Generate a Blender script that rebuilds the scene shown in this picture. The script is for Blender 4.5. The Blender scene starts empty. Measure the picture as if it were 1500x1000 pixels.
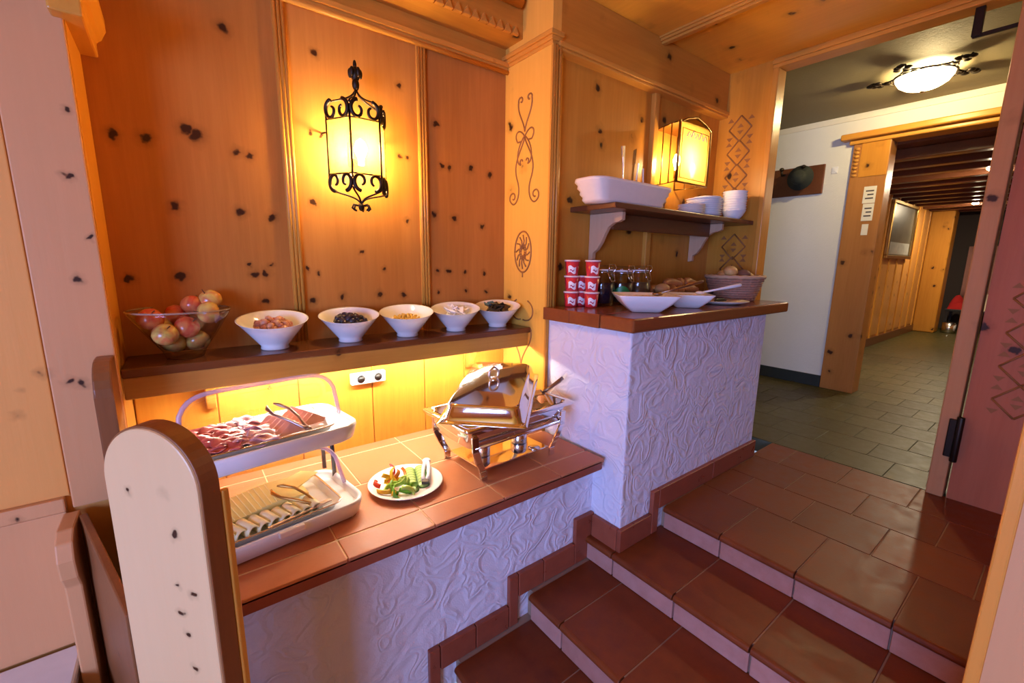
import bpy, math, random
from mathutils import Vector, Matrix
random.seed(7)
PI = math.pi
C = bpy.context.scene.collection
sc = bpy.context.scene

# ------------------------------------------------------------------ camera
cam_d = bpy.data.cameras.new('camera')
cam_d.sensor_width = 36.0
cam_d.lens = 15.342
cam_d.clip_start = 0.02
cam = bpy.data.objects.new('camera', cam_d); C.objects.link(cam)
yaw, pitch, roll = math.radians(52.45), math.radians(-10.4506), math.radians(-0.7127)
fwd = Vector((math.cos(yaw)*math.cos(pitch), math.sin(yaw)*math.cos(pitch), math.sin(pitch)))
rgt = Vector((math.sin(yaw), -math.cos(yaw), 0)); dwn = fwd.cross(rgt)
r2 = math.cos(roll)*rgt + math.sin(roll)*dwn
d2 = -math.sin(roll)*rgt + math.cos(roll)*dwn
m = Matrix((r2, -d2, -fwd)).transposed().to_4x4()
m.translation = Vector((0, 0, 1.25))
cam.matrix_world = m
sc.camera = cam

# ------------------------------------------------------------------ world, daylight, exposure
w = bpy.data.worlds.new('world'); sc.world = w; w.use_nodes = True
w.node_tree.nodes['Background'].inputs[0].default_value = (0.55, 0.72, 1.0, 1)
w.node_tree.nodes['Background'].inputs[1].default_value = 0.6
def area_light(name, loc, target, sx, sy, power, col):
    l = bpy.data.lights.new(name, 'AREA'); l.shape = 'RECTANGLE'; l.size = sx; l.size_y = sy
    l.energy = power; l.color = col
    o = bpy.data.objects.new(name, l); C.objects.link(o); o.location = loc
    d = Vector(target)-Vector(loc)
    o.rotation_euler = d.to_track_quat('-Z', 'Y').to_euler()
    return o
def point_light(name, loc, power, col, rad):
    l = bpy.data.lights.new(name, 'POINT'); l.energy = power; l.color = col; l.shadow_soft_size = rad
    o = bpy.data.objects.new(name, l); C.objects.link(o); o.location = loc
    return o
# daylight coming through the window of the lower room (window_1, behind and left of the camera)
area_light('window_daylight', (-2.86, -1.0, 1.05), (1.0, 0.55, 0.5), 1.9, 1.35, 230, (0.32, 0.46, 1.0))
WARM = (1.0, 0.70, 0.34)
sc.view_settings.view_transform = 'Standard'
sc.view_settings.look = 'None'
sc.view_settings.exposure = 0.0
sc.view_settings.gamma = 1.0
sc.view_settings.use_curve_mapping = False

# ------------------------------------------------------------------ mesh helpers
class MB:
    def __init__(self): self.v = []; self.f = []; self.s = []; self.mi = []; self.cur = 0
    def add(self, vs, fs, smooth=False, M=None):
        n = len(self.v)
        for p in vs: self.v.append(tuple(M @ Vector(p)) if M else tuple(p))
        for f in fs: self.f.append([i+n for i in f]); self.s.append(smooth); self.mi.append(self.cur)
        return self
    def box(self, x0, x1, y0, y1, z0, z1, M=None):
        vs = [(x0,y0,z0),(x1,y0,z0),(x1,y1,z0),(x0,y1,z0),(x0,y0,z1),(x1,y0,z1),(x1,y1,z1),(x0,y1,z1)]
        return self.add(vs, [(0,3,2,1),(4,5,6,7),(0,1,5,4),(1,2,6,5),(2,3,7,6),(3,0,4,7)], False, M)
    def prism(self, poly, ax, a, b, smooth=False, M=None):
        # poly: 2-D points; ax: extrusion axis 0/1/2 ; a..b
        def p3(p, t):
            if ax == 0: return (t, p[0], p[1])
            if ax == 1: return (p[0], t, p[1])
            return (p[0], p[1], t)
        n = len(poly)
        area = sum(poly[i][0]*poly[(i+1)%n][1]-poly[(i+1)%n][0]*poly[i][1] for i in range(n))
        if (area < 0) != (ax == 1): poly = poly[::-1]
        if a > b: a, b = b, a
        vs = [p3(p, a) for p in poly]+[p3(p, b) for p in poly]
        self.add(vs, [tuple(range(n))[::-1], tuple(range(n, 2*n))], False, M)
        k = len(self.v)-2*n
        for i in range(n):
            j = (i+1) % n
            self.f.append([k+i, k+j, k+n+j, k+n+i]); self.s.append(smooth); self.mi.append(self.cur)
        return self
    def lathe(self, prof, n=24, M=None, smooth=True, fn=None):
        vs = []; fs = []
        for r, z in prof:
            for i in range(n):
                a = 2*PI*i/n; vs.append((r*math.cos(a), r*math.sin(a), z))
        for k in range(len(prof)-1):
            for i in range(n):
                j = (i+1) % n
                fs.append((k*n+i, k*n+j, (k+1)*n+j, (k+1)*n+i))
        if prof[0][0] > 1e-6: fs.append(tuple(range(n))[::-1])
        if prof[-1][0] > 1e-6: fs.append(tuple(range((len(prof)-1)*n, len(prof)*n)))
        if fn: vs = [fn(p) for p in vs]
        return self.add(vs, fs, smooth, M)
    def tube(self, pts, r, n=6, closed=False, M=None, caps=True):
        pts = [Vector(p) for p in pts]; N = len(pts)
        rr = r if isinstance(r, (list, tuple)) else [r]*N
        up = None; vs = []; fs = []
        for i, p in enumerate(pts):
            if closed: t = pts[(i+1) % N]-pts[i-1]
            else: t = pts[min(i+1, N-1)]-pts[max(i-1, 0)]
            if t.length < 1e-9: t = Vector((0, 0, 1))
            t.normalize()
            if up is None:
                up = Vector((0, 0, 1)) if abs(t.z) < .9 else Vector((1, 0, 0))
            b = t.cross(up)
            if b.length < 1e-6: b = t.orthogonal()
            b.normalize(); up = b.cross(t); up.normalize()
            for k in range(n):
                a = 2*PI*k/n
                vs.append(p+(b*math.cos(a)+up*math.sin(a))*rr[i])
        L = N if closed else N-1
        for i in range(L):
            i2 = (i+1) % N
            for k in range(n):
                k2 = (k+1) % n
                fs.append((i*n+k, i*n+k2, i2*n+k2, i2*n+k))
        if not closed and caps:
            fs.append(tuple(range(n))[::-1]); fs.append(tuple(range((N-1)*n, N*n)))
        return self.add(vs, fs, True, M)
    def loft(self, secs, M=None, bottom=True, top=False, n=5, smooth=True):
        # rounded-rectangle sections (z, hx, hy, r)
        vs = []; fs = []
        for z, hx, hy, r in secs:
            r = min(r, hx, hy)
            for q, (sx, sy) in enumerate(((1,1),(-1,1),(-1,-1),(1,-1))):
                for k in range(n):
                    a = q*PI/2+PI/2*k/(n-1)
                    vs.append((sx*(hx-r)+r*math.cos(a), sy*(hy-r)+r*math.sin(a), z))
        N = 4*n
        for s in range(len(secs)-1):
            for i in range(N):
                j = (i+1) % N
                fs.append((s*N+i, s*N+j, (s+1)*N+j, (s+1)*N+i))
        if bottom: fs.append(tuple(range(N))[::-1])
        if top: fs.append(tuple(range((len(secs)-1)*N, len(secs)*N)))
        return self.add(vs, fs, smooth, M)
    def ball(self, c, rx, ry, rz, nu=12, nv=8, jit=0.0, M=None):
        vs = []; fs = []
        for j in range(nv+1):
            t = PI*j/nv
            for i in range(nu):
                a = 2*PI*i/nu; k = 1+random.uniform(-jit, jit)
                if j in (0, nv): k = 1
                vs.append((c[0]+rx*k*math.sin(t)*math.cos(a), c[1]+ry*k*math.sin(t)*math.sin(a), c[2]-rz*k*math.cos(t)))
        for j in range(nv):
            for i in range(nu):
                i2 = (i+1) % nu
                fs.append((j*nu+i, j*nu+i2, (j+1)*nu+i2, (j+1)*nu+i))
        return self.add(vs, fs, True, M)
    def grid(self, fn, nu, nv, smooth=True, M=None):
        vs = [fn(i/nu, j/nv) for j in range(nv+1) for i in range(nu+1)]
        fs = [(j*(nu+1)+i, j*(nu+1)+i+1, (j+1)*(nu+1)+i+1, (j+1)*(nu+1)+i) for j in range(nv) for i in range(nu)]
        return self.add(vs, fs, smooth, M)

def obj(name, mb, mat, parent=None, bevel=0, loc=None, rotz=None, solid=0, seg=2):
    me = bpy.data.meshes.new(name)
    me.from_pydata(mb.v, [], mb.f)
    me.polygons.foreach_set('use_smooth', mb.s)
    mats = mat if isinstance(mat, (list, tuple)) else [mat]
    for q in mats: me.materials.append(q)
    if len(mats) > 1: me.polygons.foreach_set('material_index', mb.mi)
    me.update()
    o = bpy.data.objects.new(name, me); C.objects.link(o)
    if parent: o.parent = parent
    if loc is not None: o.location = loc
    if rotz is not None: o.rotation_euler = (0, 0, rotz)
    if solid:
        s = o.modifiers.new('solid', 'SOLIDIFY'); s.thickness = solid; s.offset = 0
    if bevel:
        b = o.modifiers.new('bevel', 'BEVEL'); b.width = bevel; b.segments = seg; b.limit_method = 'ANGLE'
    return o
def tag(o, label, cat, group=None):
    o['label'] = label; o['category'] = cat
    if group: o['group'] = group
    return o
def thing(name, label, cat, loc=(0,0,0), rotz=0, group=None):
    o = bpy.data.objects.new(name, None); C.objects.link(o); o.empty_display_size = .05
    o.location = loc; o.rotation_euler = (0, 0, rotz)
    return tag(o, label, cat, group)
def struct(name, mb, mat, bevel=0):
    o = obj(name, mb, mat, None, bevel); o['kind'] = 'structure'; return o
def dup(root, loc=None, rot=None, label=None, group=None, scale=None):
    r = root.copy(); C.objects.link(r)
    if loc is not None: r.location = loc
    if rot is not None: r.rotation_euler = rot
    if scale is not None: r.scale = scale
    if label: r['label'] = label
    if group: r['group'] = group
    for ch in list(root.children):
        c = ch.copy(); C.objects.link(c); c.parent = r
        for g in list(ch.children):
            d = g.copy(); C.objects.link(d); d.parent = c
    return r
def B(x0, x1, y0, y1, z0, z1): return MB().box(x0, x1, y0, y1, z0, z1)
def arc(cx, cy, r, a0, a1, n):
    return [(cx+r*math.cos(math.radians(a0+(a1-a0)*i/n)), cy+r*math.sin(math.radians(a0+(a1-a0)*i/n))) for i in range(n+1)]

# ------------------------------------------------------------------ materials
class NT:
    def __init__(self, name):
        self.m = bpy.data.materials.new(name); self.m.use_nodes = True
        self.t = self.m.node_tree; self.b = self.t.nodes['Principled BSDF']
    def n(self, typ, **kw):
        nd = self.t.nodes.new(typ)
        for k, v in kw.items(): setattr(nd, k, v)
        return nd
    def l(self, a, b): self.t.links.new(a, b)
    def math(self, op, a, b=None, clamp=False):
        nd = self.n('ShaderNodeMath', operation=op); nd.use_clamp = clamp
        for i, x in enumerate((a, b)):
            if x is None: continue
            if isinstance(x, (int, float)): nd.inputs[i].default_value = x
            else: self.l(x, nd.inputs[i])
        return nd.outputs[0]
    def mix(self, fac, a, b, typ='MIX'):
        nd = self.n('ShaderNodeMix', data_type='RGBA', blend_type=typ)
        for sock, x in ((nd.inputs['Factor'], fac), (nd.inputs['A'], a), (nd.inputs['B'], b)):
            if isinstance(x, (int, float)): sock.default_value = x
            elif isinstance(x, tuple): sock.default_value = (*x, 1)
            else: self.l(x, sock)
        return nd.outputs['Result']
    def ramp(self, fac, stops):
        nd = self.n('ShaderNodeValToRGB'); self.l(fac, nd.inputs[0])
        e = nd.color_ramp.elements
        while len(e) < len(stops): e.new(0.5)
        for i, (p, c) in enumerate(stops):
            e[i].position = p; e[i].color = (c, c, c, 1) if isinstance(c, (int, float)) else (*c, 1)
        return nd.outputs[0]
    def noise(self, vec, scale, detail=3, rough=.5, dist=0):
        nd = self.n('ShaderNodeTexNoise'); nd.inputs['Scale'].default_value = scale
        nd.inputs['Detail'].default_value = detail; nd.inputs['Roughness'].default_value = rough
        nd.inputs['Distortion'].default_value = dist
        if vec is not None: self.l(vec, nd.inputs['Vector'])
        return nd
    def coord(self, scale=(1,1,1)):
        tc = self.n('ShaderNodeTexCoord'); mp = self.n('ShaderNodeMapping')
        self.l(tc.outputs['Object'], mp.inputs[0]); mp.inputs['Scale'].default_value = scale
        return mp.outputs[0]
    def bump(self, h, strength, dist=.01):
        bp = self.n('ShaderNodeBump'); bp.inputs['Strength'].default_value = strength
        bp.inputs['Distance'].default_value = dist
        self.l(h, bp.inputs['Height']); self.l(bp.outputs[0], self.b.inputs['Normal'])

def plain(name, col, rough=.5, metal=0, spec=.5, var=0.06, vscale=30, sss=0):
    t = NT(name); b = t.b
    nz = t.noise(t.coord(), vscale, 3)
    c1 = tuple(max(0, x*(1-var)) for x in col); c2 = tuple(min(1, x*(1+var)) for x in col)
    t.l(t.mix(nz.outputs[0], c1, c2), b.inputs['Base Color'])
    b.inputs['Roughness'].default_value = rough; b.inputs['Metallic'].default_value = metal
    b.inputs['Specular IOR Level'].default_value = spec
    return t.m
def pine(name, base, dark, axis=2, rough=.33, knots=None, kscale=5.5, kth=.13, grain=.5, kcol=(.045, .014, .006)):
    """varnished stone-pine: stretched grain, broad tone drift, dark knots (random, or a list of points)"""
    t = NT(name); b = t.b
    s = [1.0, 1.0, 1.0]; s[axis] = .06
    v = t.coord(tuple(s)); iso = t.coord()
    g = t.noise(v, 55, 4, .6, .25); broad = t.noise(v, 5, 3, .5, .6)
    f1 = t.ramp(g.outputs[0], [(.30, 0.0), (.72, 1.0)])
    f2 = t.ramp(broad.outputs[0], [(.30, 0.0), (.72, 1.0)])
    f = t.math('ADD', t.math('MULTIPLY', f1, .35*grain*2), t.math('MULTIPLY', f2, .5), True)
    col = t.mix(f, base, dark)
    wob = t.noise(iso, 28, 2)
    nd = t.n('ShaderNodeMix', data_type='RGBA', blend_type='LINEAR_LIGHT'); nd.inputs['Factor'].default_value = .02
    t.l(iso, nd.inputs['A']); t.l(wob.outputs['Color'], nd.inputs['B'])
    if knots is None:
        vo = t.n('ShaderNodeTexVoronoi'); vo.inputs['Scale'].default_value = kscale
        t.l(nd.outputs['Result'], vo.inputs['Vector']); d = vo.outputs['Distance']
        k0, k1 = kth*.62, kth
    else:
        d = None
        for kx, ky, kz, kr in knots:
            vd = t.n('ShaderNodeVectorMath', operation='DISTANCE')
            t.l(nd.outputs['Result'], vd.inputs[0]); vd.inputs[1].default_value = (kx, ky, kz)
            q = t.math('MULTIPLY', vd.outputs['Value'], .02/kr)
            d = q if d is None else t.math('MINIMUM', d, q)
        k0, k1 = .013, .020
    core = t.ramp(d, [(k0, 1.0), (k1, 0.0)])
    halo = t.ramp(d, [(k1*.9, .42), (k1*2.1, 0.0)])
    col = t.mix(halo, col, tuple(x*.55 for x in dark))
    col = t.mix(core, col, kcol)
    t.l(col, b.inputs['Base Color'])
    b.inputs['Roughness'].default_value = rough; b.inputs['Specular IOR Level'].default_value = .28
    t.bump(f1, .06, .004)
    return t.m
def plaster(name, col, strength=.38, scale=8, dist=.02):
    t = NT(name); b = t.b
    v = t.coord()
    nz = t.noise(v, 6, 2)
    t.l(t.mix(nz.outputs[0], tuple(x*.95 for x in col), col), b.inputs['Base Color'])
    big = t.noise(v, scale, 1.2, .4, 1.1)
    ridge = t.ramp(big.outputs[0], [(.34, 0.0), (.46, .75), (.52, .45), (.60, 1.0), (.72, .3)])
    fine = t.noise(v, 160, 2)
    h = t.math('ADD', ridge, t.math('MULTIPLY', fine.outputs[0], .25))
    b.inputs['Roughness'].default_value = .75
    t.bump(h, strength, dist)
    return t.m
def tile(name, c1, c2, rough=.3, bumpy=.15):
    t = NT(name); b = t.b
    oi = t.n('ShaderNodeObjectInfo'); v = t.coord()
    nz = t.noise(v, 14, 5, .65); fine = t.noise(v, 90, 3)
    f = t.math('ADD', t.math('MULTIPLY', nz.outputs[0], .8), t.math('MULTIPLY', oi.outputs['Random'], .35))
    t.l(t.mix(t.ramp(f, [(.25, 0.0), (.85, 1.0)]), c1, c2), b.inputs['Base Color'])
    t.l(t.ramp(nz.outputs[0], [(.3, rough*.8), (.7, rough*1.3)]), b.inputs['Roughness'])
    b.inputs['Specular IOR Level'].default_value = .3
    t.bump(fine.outputs[0], bumpy, .002)
    return t.m
def metal(name, col, rough):
    t = NT(name); b = t.b
    b.inputs['Metallic'].default_value = 1; b.inputs['Roughness'].default_value = rough
    nz = t.noise(t.coord(), 20, 2)
    t.l(t.mix(nz.outputs[0], tuple(x*.93 for x in col), col), b.inputs['Base Color'])
    return t.m
def clear(name, tint=(1,1,1), refl=.12, rough=.03, body=0.0, bodycol=(.8,.85,.95)):
    """thin clear sheet: see-through with mirror-like glints"""
    m = bpy.data.materials.new(name); m.use_nodes = True; t = m.node_tree; t.nodes.clear()
    out = t.nodes.new('ShaderNodeOutputMaterial'); tr = t.nodes.new('ShaderNodeBsdfTransparent')
    gl = t.nodes.new('ShaderNodeBsdfGlossy'); mx = t.nodes.new('ShaderNodeMixShader')
    lw = t.nodes.new('ShaderNodeLayerWeight'); lw.inputs[0].default_value = .5
    pw = t.nodes.new('ShaderNodeMath'); pw.operation = 'POWER'; pw.inputs[1].default_value = 3.5
    ma = t.nodes.new('ShaderNodeMath'); ma.operation = 'MULTIPLY_ADD'; ma.inputs[1].default_value = refl*1.6; ma.inputs[2].default_value = .035; ma.use_clamp = True
    t.links.new(lw.outputs['Facing'], pw.inputs[0]); t.links.new(pw.outputs[0], ma.inputs[0])
    tr.inputs[0].default_value = (*tint, 1); gl.inputs['Roughness'].default_value = rough
    t.links.new(ma.outputs[0], mx.inputs[0]); t.links.new(gl.outputs[0], mx.inputs[2])
    if body > 0:
        df = t.nodes.new('ShaderNodeBsdfDiffuse'); df.inputs[0].default_value = (*bodycol, 1)
        m2 = t.nodes.new('ShaderNodeMixShader'); m2.inputs[0].default_value = body
        t.links.new(tr.outputs[0], m2.inputs[1]); t.links.new(df.outputs[0], m2.inputs[2])
        t.links.new(m2.outputs[0], mx.inputs[1])
    else: t.links.new(tr.outputs[0], mx.inputs[1])
    t.links.new(mx.outputs[0], out.inputs[0])
    return m
def lampglass(name, col, trans=.5):
    m = bpy.data.materials.new(name); m.use_nodes = True; t = m.node_tree; t.nodes.clear()
    out = t.nodes.new('ShaderNodeOutputMaterial'); tr = t.nodes.new('ShaderNodeBsdfTransparent')
    tl = t.nodes.new('ShaderNodeBsdfTranslucent'); mx = t.nodes.new('ShaderNodeMixShader')
    nz = t.nodes.new('ShaderNodeTexNoise'); nz.inputs['Scale'].default_value = 22
    rp = t.nodes.new('ShaderNodeMix'); rp.data_type = 'RGBA'
    t.links.new(nz.outputs[0], rp.inputs['Factor'])
    rp.inputs['A'].default_value = (*[x*.7 for x in col], 1); rp.inputs['B'].default_value = (*col, 1)
    t.links.new(rp.outputs['Result'], tl.inputs[0])
    tr.inputs[0].default_value = (*[min(1, .25+x*.8) for x in col], 1)
    mx.inputs[0].default_value = trans
    t.links.new(tr.outputs[0], mx.inputs[1]); t.links.new(tl.outputs[0], mx.inputs[2]); t.links.new(mx.outputs[0], out.inputs[0])
    return m
def emit(name, col, s):
    m = bpy.data.materials.new(name); m.use_nodes = True; t = m.node_tree; t.nodes.clear()
    out = t.nodes.new('ShaderNodeOutputMaterial'); e = t.nodes.new('ShaderNodeEmission')
    e.inputs[0].default_value = (*col, 1); e.inputs[1].default_value = s
    t.links.new(e.outputs[0], out.inputs[0]); return m

HB, HD = (.64, .285, .040), (.46, .17, .018)          # honey varnished pine
M = {}
M['pine'] = pine('honey_pine', HB, HD)
M['pine_x'] = pine('honey_pine_grain_along_x', HB, HD, 0, kscale=4.5, kth=.11)
M['pine_y'] = pine('honey_pine_grain_along_y', (.92, .47, .06), (.74, .33, .035), 1, kscale=4.5, kth=.11)
M['pine_clean'] = pine('honey_pine_mouldings', (.70, .33, .055), (.54, .215, .03), 2, kth=.05)
M['pine_clean_x'] = pine('honey_pine_mouldings_x', (.70, .33, .055), (.54, .215, .03), 0, kth=.05)
M['pine_clean_y'] = pine('honey_pine_mouldings_y', (.70, .33, .055), (.54, .215, .03), 1, kth=.05)
M['dark'] = pine('brown_stained_wood', (.16, .055, .022), (.10, .033, .013), 0, .3, kth=.05)
M['brown'] = pine('shade_brown_board', (.26, .10, .035), (.17, .062, .022), 2, .4, kth=.05)  # brown base paints the shade of board faces turned from the daylight
M['groove'] = plain('carved_groove', (.30, .115, .03), .6)
M['slab'] = pine('reddish_wood_slab', (.25, .072, .020), (.17, .045, .012), 0, .22, kth=.05)
M['plaster'] = plaster('white_trowelled_plaster', (.73, .72, .84))  # white plaster with the daylight's blue cast mixed into its base colour
M['hallplaster'] = plaster('cream_hall_plaster', (.78, .77, .70), .15, 30, .006)
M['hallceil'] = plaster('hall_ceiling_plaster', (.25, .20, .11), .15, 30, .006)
M['tile'] = tile('terracotta_step_tile', (.125, .024, .006), (.21, .047, .010), .42)
M['riser'] = tile('worn_terracotta_riser_tile', (.36, .15, .11), (.50, .26, .22), .5)
M['ctile'] = tile('terracotta_counter_tile', (.42, .145, .062), (.53, .21, .10), .4)
M['skirt'] = tile('dark_terracotta_skirting', (.22, .055, .03), (.32, .085, .045), .32)
M['grout'] = plain('grout', (.30, .19, .13), .85)
M['cgrout'] = plain('pale_counter_grout', (.72, .50, .30), .85)
M['hallgrout'] = plain('hall_floor_base', (.07, .075, .05), .7)
M['halltile'] = tile('olive_hall_floor_tile', (.036, .030, .009), (.085, .075, .024), .4, .05)
M['chrome'] = metal('polished_steel', (.82, .82, .82), .07)
M['steel'] = metal('brushed_steel', (.75, .75, .76), .22)
M['iron'] = metal('wrought_iron', (.045, .035, .028), .45)
M['brass'] = metal('aged_brass', (.45, .28, .09), .3)
M['porcelain'] = plain('white_porcelain', (.86, .86, .87), .13, var=.02)
M['whitepl'] = plain('white_plastic', (.80, .81, .84), .25, var=.02)
M['ceramic'] = plain('ribbed_cream_ceramic', (.84, .76, .68), .4, var=.04)
M['clear'] = clear('clear_acrylic', (.97, .97, .99), .22)
M['rim'] = clear('acrylic_rim', (.80, .76, .88), .6, .1, .45, (.75, .62, .80))
M['glass'] = clear('clear_glass', (.94, .95, .96), .7, .02)
M['lampglass'] = lampglass('amber_lantern_glass', (1.0, .74, .26), .17)
M['frost'] = lampglass('etched_lamp_glass', (1.0, .84, .42), .4)
M['black'] = plain('black_plastic', (.015, .014, .014), .35)

# knots of the lantern wall, measured board by board
YB = 2.13
lw_knots = [(-.12,YB-.008,1.66,0.018),(-.03,YB-.008,1.665,0.020),(.09,YB-.008,1.72,0.022),(.12,YB-.008,1.70,0.025),(.25,YB-.008,1.66,0.016),(.29,YB-.008,1.65,0.017),(.24,YB-.008,2.10,0.020),
 (.03,YB-.008,1.435,0.018),(.24,YB-.008,1.43,0.018),(.35,YB-.008,1.42,0.017),(-.13,YB-.008,1.17,0.015),(.02,YB-.008,1.175,0.018),(.27,YB-.008,1.185,0.016),(.31,YB-.008,1.185,0.016),
 (.25,YB-.008,1.22,0.010),(.33,YB-.008,1.22,0.010),(.10,YB-.008,1.06,0.017),(.30,YB-.008,1.07,0.018),(.56,YB-.008,2.10,0.015),(.94,YB-.008,2.06,0.015),(.53,YB-.008,1.78,0.012),(.57,YB-.008,1.775,0.012),
 (.93,YB-.008,1.745,0.012),(.97,YB-.008,1.745,0.012),(.52,YB-.008,1.49,0.015),(.96,YB-.008,1.44,0.013),(.47,YB-.008,1.20,0.011),(.52,YB-.008,1.18,0.011),(.83,YB-.008,1.20,0.011),(.72,YB-.008,1.28,0.011),
 (.49,YB-.008,1.06,0.016),(.62,YB-.008,1.075,0.016),(.80,YB-.008,1.08,0.016),(.93,YB-.008,1.075,0.016),(1.13,YB-.008,1.93,0.016),(1.16,YB-.008,1.73,0.016),(1.20,YB-.008,1.725,0.015),(1.33,YB-.008,1.74,0.019),(1.46,YB-.008,1.72,0.015),
 (1.11,YB-.008,1.48,0.017),(1.23,YB-.008,1.47,0.018),(1.41,YB-.008,1.44,0.015),(1.12,YB-.008,1.19,0.013),(1.19,YB-.008,1.19,0.015),(1.30,YB-.008,1.18,0.013),(1.42,YB-.008,1.18,0.013),(1.13,YB-.008,1.08,0.013),(1.30,YB-.008,1.08,0.013),(1.44,YB-.008,1.07,0.013)]
M['lantern_wall'] = pine('knotty_pine_lantern_wall', (.55, .225, .048), (.38, .135, .024), 2, .36, lw_knots)
lf_knots = [(-.345,1.85,.90,.014),(-.23,1.85,1.18,.012),(-.29,1.85,.87,.013),(-.215,1.85,1.48,.010),(-.20,1.85,1.66,.009),(-.41,1.85,.78,.012),(-.40,1.85,.86,.008),(-.26,1.85,.86,.012),(-.52,1.85,1.0,.013),
 (-.40,1.85,.28,.014),(-.47,1.85,.21,.014),(-.36,1.85,.42,.010),(-.38,1.85,.06,.012),(-.31,1.85,.30,.008),(-.45,1.85,.46,.010),(-.19,1.85,1.30,.008),(-.55,1.85,.55,.01)]
M['pale'] = pine('pale_daylit_pine', (.68, .345, .155), (.60, .29, .12), 2, .45, lf_knots, grain=.25)
M['beige'] = pine('beige_pine_panel', (.82, .38, .10), (.72, .31, .07), 2, .45, lf_knots, grain=.25)

# ================================================================== THE SETTING
ZC = 2.56                        # wooden ceiling
ZF = -.515                       # lower room floor
Z2, Z3, Z4 = -.125, -.25, -.385  # treads
XN1, XN2, XN3, XN4 = 1.905, 1.53, 1.14, .75   # nosings
XB = 1.585                       # block left face
PX = 1.565                       # pillar left face
PY = 1.745                       # pillar front

struct('floor_lower', B(-3.0, XN4+.02, -2.4, 2.3, ZF-.1, ZF), pine('floor_boards', (.45, .30, .17), (.33, .2, .1), 0, .4))
# --- lower room walls (with the window behind and left of the camera)
wl = MB()
wl.box(-3.1, -2.95, -2.4, -2.0, ZF, ZC).box(-3.1, -2.95, 0.0, 2.3, ZF, ZC).box(-3.1, -2.95, -2.0, 0.0, ZF, .32).box(-3.1, -2.95, -2.0, 0.0, 1.78, ZC)
struct('wall_window_side', wl, M['beige'])
wf = MB()
for y in (-2.0, -1.03, -.06): wf.box(-3.02, -2.96, y, y+.06, .32, 1.78)
for z in (.32, 1.02, 1.72): wf.box(-3.02, -2.96, -2.0, 0, z, z+.06)
win = struct('window_1', wf, M['whitepl'])
obj('window_pane', B(-3.0, -2.995, -1.97, -.03, .35, 1.75), M['clear'], win)
struct('wall_behind', B(-3.1, 4.0, -2.5, -2.4, ZF, ZC), M['beige'])

# --- ceiling of wood with mouldings
ceil = struct('ceiling', B(-3.1, 3.33, -2.5, 2.3, ZC, ZC+.05), M['pine_y'])
for x in (-.85, .25, 1.35, 2.45):
    mb = MB()
    for dx, w_, h in ((0, .09, .012), (.012, .066, .024), (.028, .034, .036)):
        mb.box(x-.045+dx, x-.045+dx+w_, -2.4, 1.745, ZC-h, ZC)
    obj('ceiling_moulding', mb, M['pine_clean_y'], ceil, .003)

# --- lantern wall (back of the buffet alcove)
wb = struct('wall_back', B(-.27, 1.62, YB, YB+.12, ZF, ZC), M['lantern_wall'])
for x0, x1 in ((-.175, .412), (.452, 1.03), (1.07, PX)):
    obj('panel', B(x0, x1, YB-.008, YB, .80, 2.27), M['lantern_wall'], wb, .002)
def batten(x, z0, z1, parent, y=YB):
    mb = MB(); mb.box(x-.024, x+.024, y-.016, y, z0, z1)
    for dx in (-.015, 0, .015): mb.tube([(x+dx, y-.017, z0), (x+dx, y-.017, z1)], .0085, 8)
    return obj('batten', mb, M['pine_clean'], parent)
for x in (.432, 1.05): batten(x, .885, 2.275, wb)
px = -.17
for k, wd in enumerate((.26, .31, .34, .29, .25, .285)):   # planks under the shelf
    obj('plank', B(px+.002, px+wd-.002, YB-.010, YB, .30, .79), M['pine'], wb, .003); px += wd
mb = MB(); mb.box(-.175, PX, YB-.03, YB, 2.265, 2.285).box(-.175, PX, YB-.045, YB, 2.285, 2.305); mb.tube([(-.175, YB-.028, 2.262), (PX, YB-.028, 2.262)], .012, 8)
obj('top_moulding', mb, M['pine_clean_x'], wb)
obj('frieze', B(-.175, PX, YB-.006, YB, 2.305, 2.385), M['pine_x'], wb)
hd = struct('trim_1', B(-.25, PX, 1.975, YB, 2.385, ZC), M['pine_x'])
for k in range(36):
    x = -.15+k*.048
    if x+.04 > PX: break
    mb = MB(); mb.prism([(x, 2.385), (x+.044, 2.385), (x+.022, 2.425)], 1, 1.955, 1.976)
    obj('carved_tooth', mb, M['pine_clean_x'], hd, .002)
mb = MB(); mb.tube([(-.25, 1.955, 2.54), (PX-.03, 1.955, 2.54)], .03, 10)
obj('round_moulding', mb, M['pine_clean_x'], hd)

# --- left end of the alcove: jamb boards, panelling
wleft = struct('wall_left', MB().box(-3.0, -.175, 1.872, 2.3, ZF, ZC), M['beige'])
obj('jamb_board', B(-.33, -.175, 1.85, 1.872, .46, ZC), M['pale'], wleft, .004)
obj('reveal_board', B(-.20, -.172, 1.856, YB, .30, ZC), M['pine_clean'], wleft, .003)
for x0, x1 in ((-.92, -.334), (-1.62, -.93), (-2.4, -1.63)):
    obj('panel', B(x0, x1, 1.864, 1.873, .50, ZC), M['beige'], wleft, .003)
obj('panel_rail', B(-3.0, -.345, 1.845, 1.873, .455, .50), M['pale'], wleft, .004)
mb = MB()
mb.prism([(-.20, 1.90), (-.128, 1.90), (-.128, 1.945), (-.115, 1.955), (-.10, 1.985), (-.10, 2.03), (-.20, 2.03)], 1, 1.80, YB)
obj('capital', mb, M['pine_clean_y'], wleft, .006)
obj('capital', B(-.33, -.172, 1.80, 1.86, 1.955, 2.03), M['pale'], wleft, .006)

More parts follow.
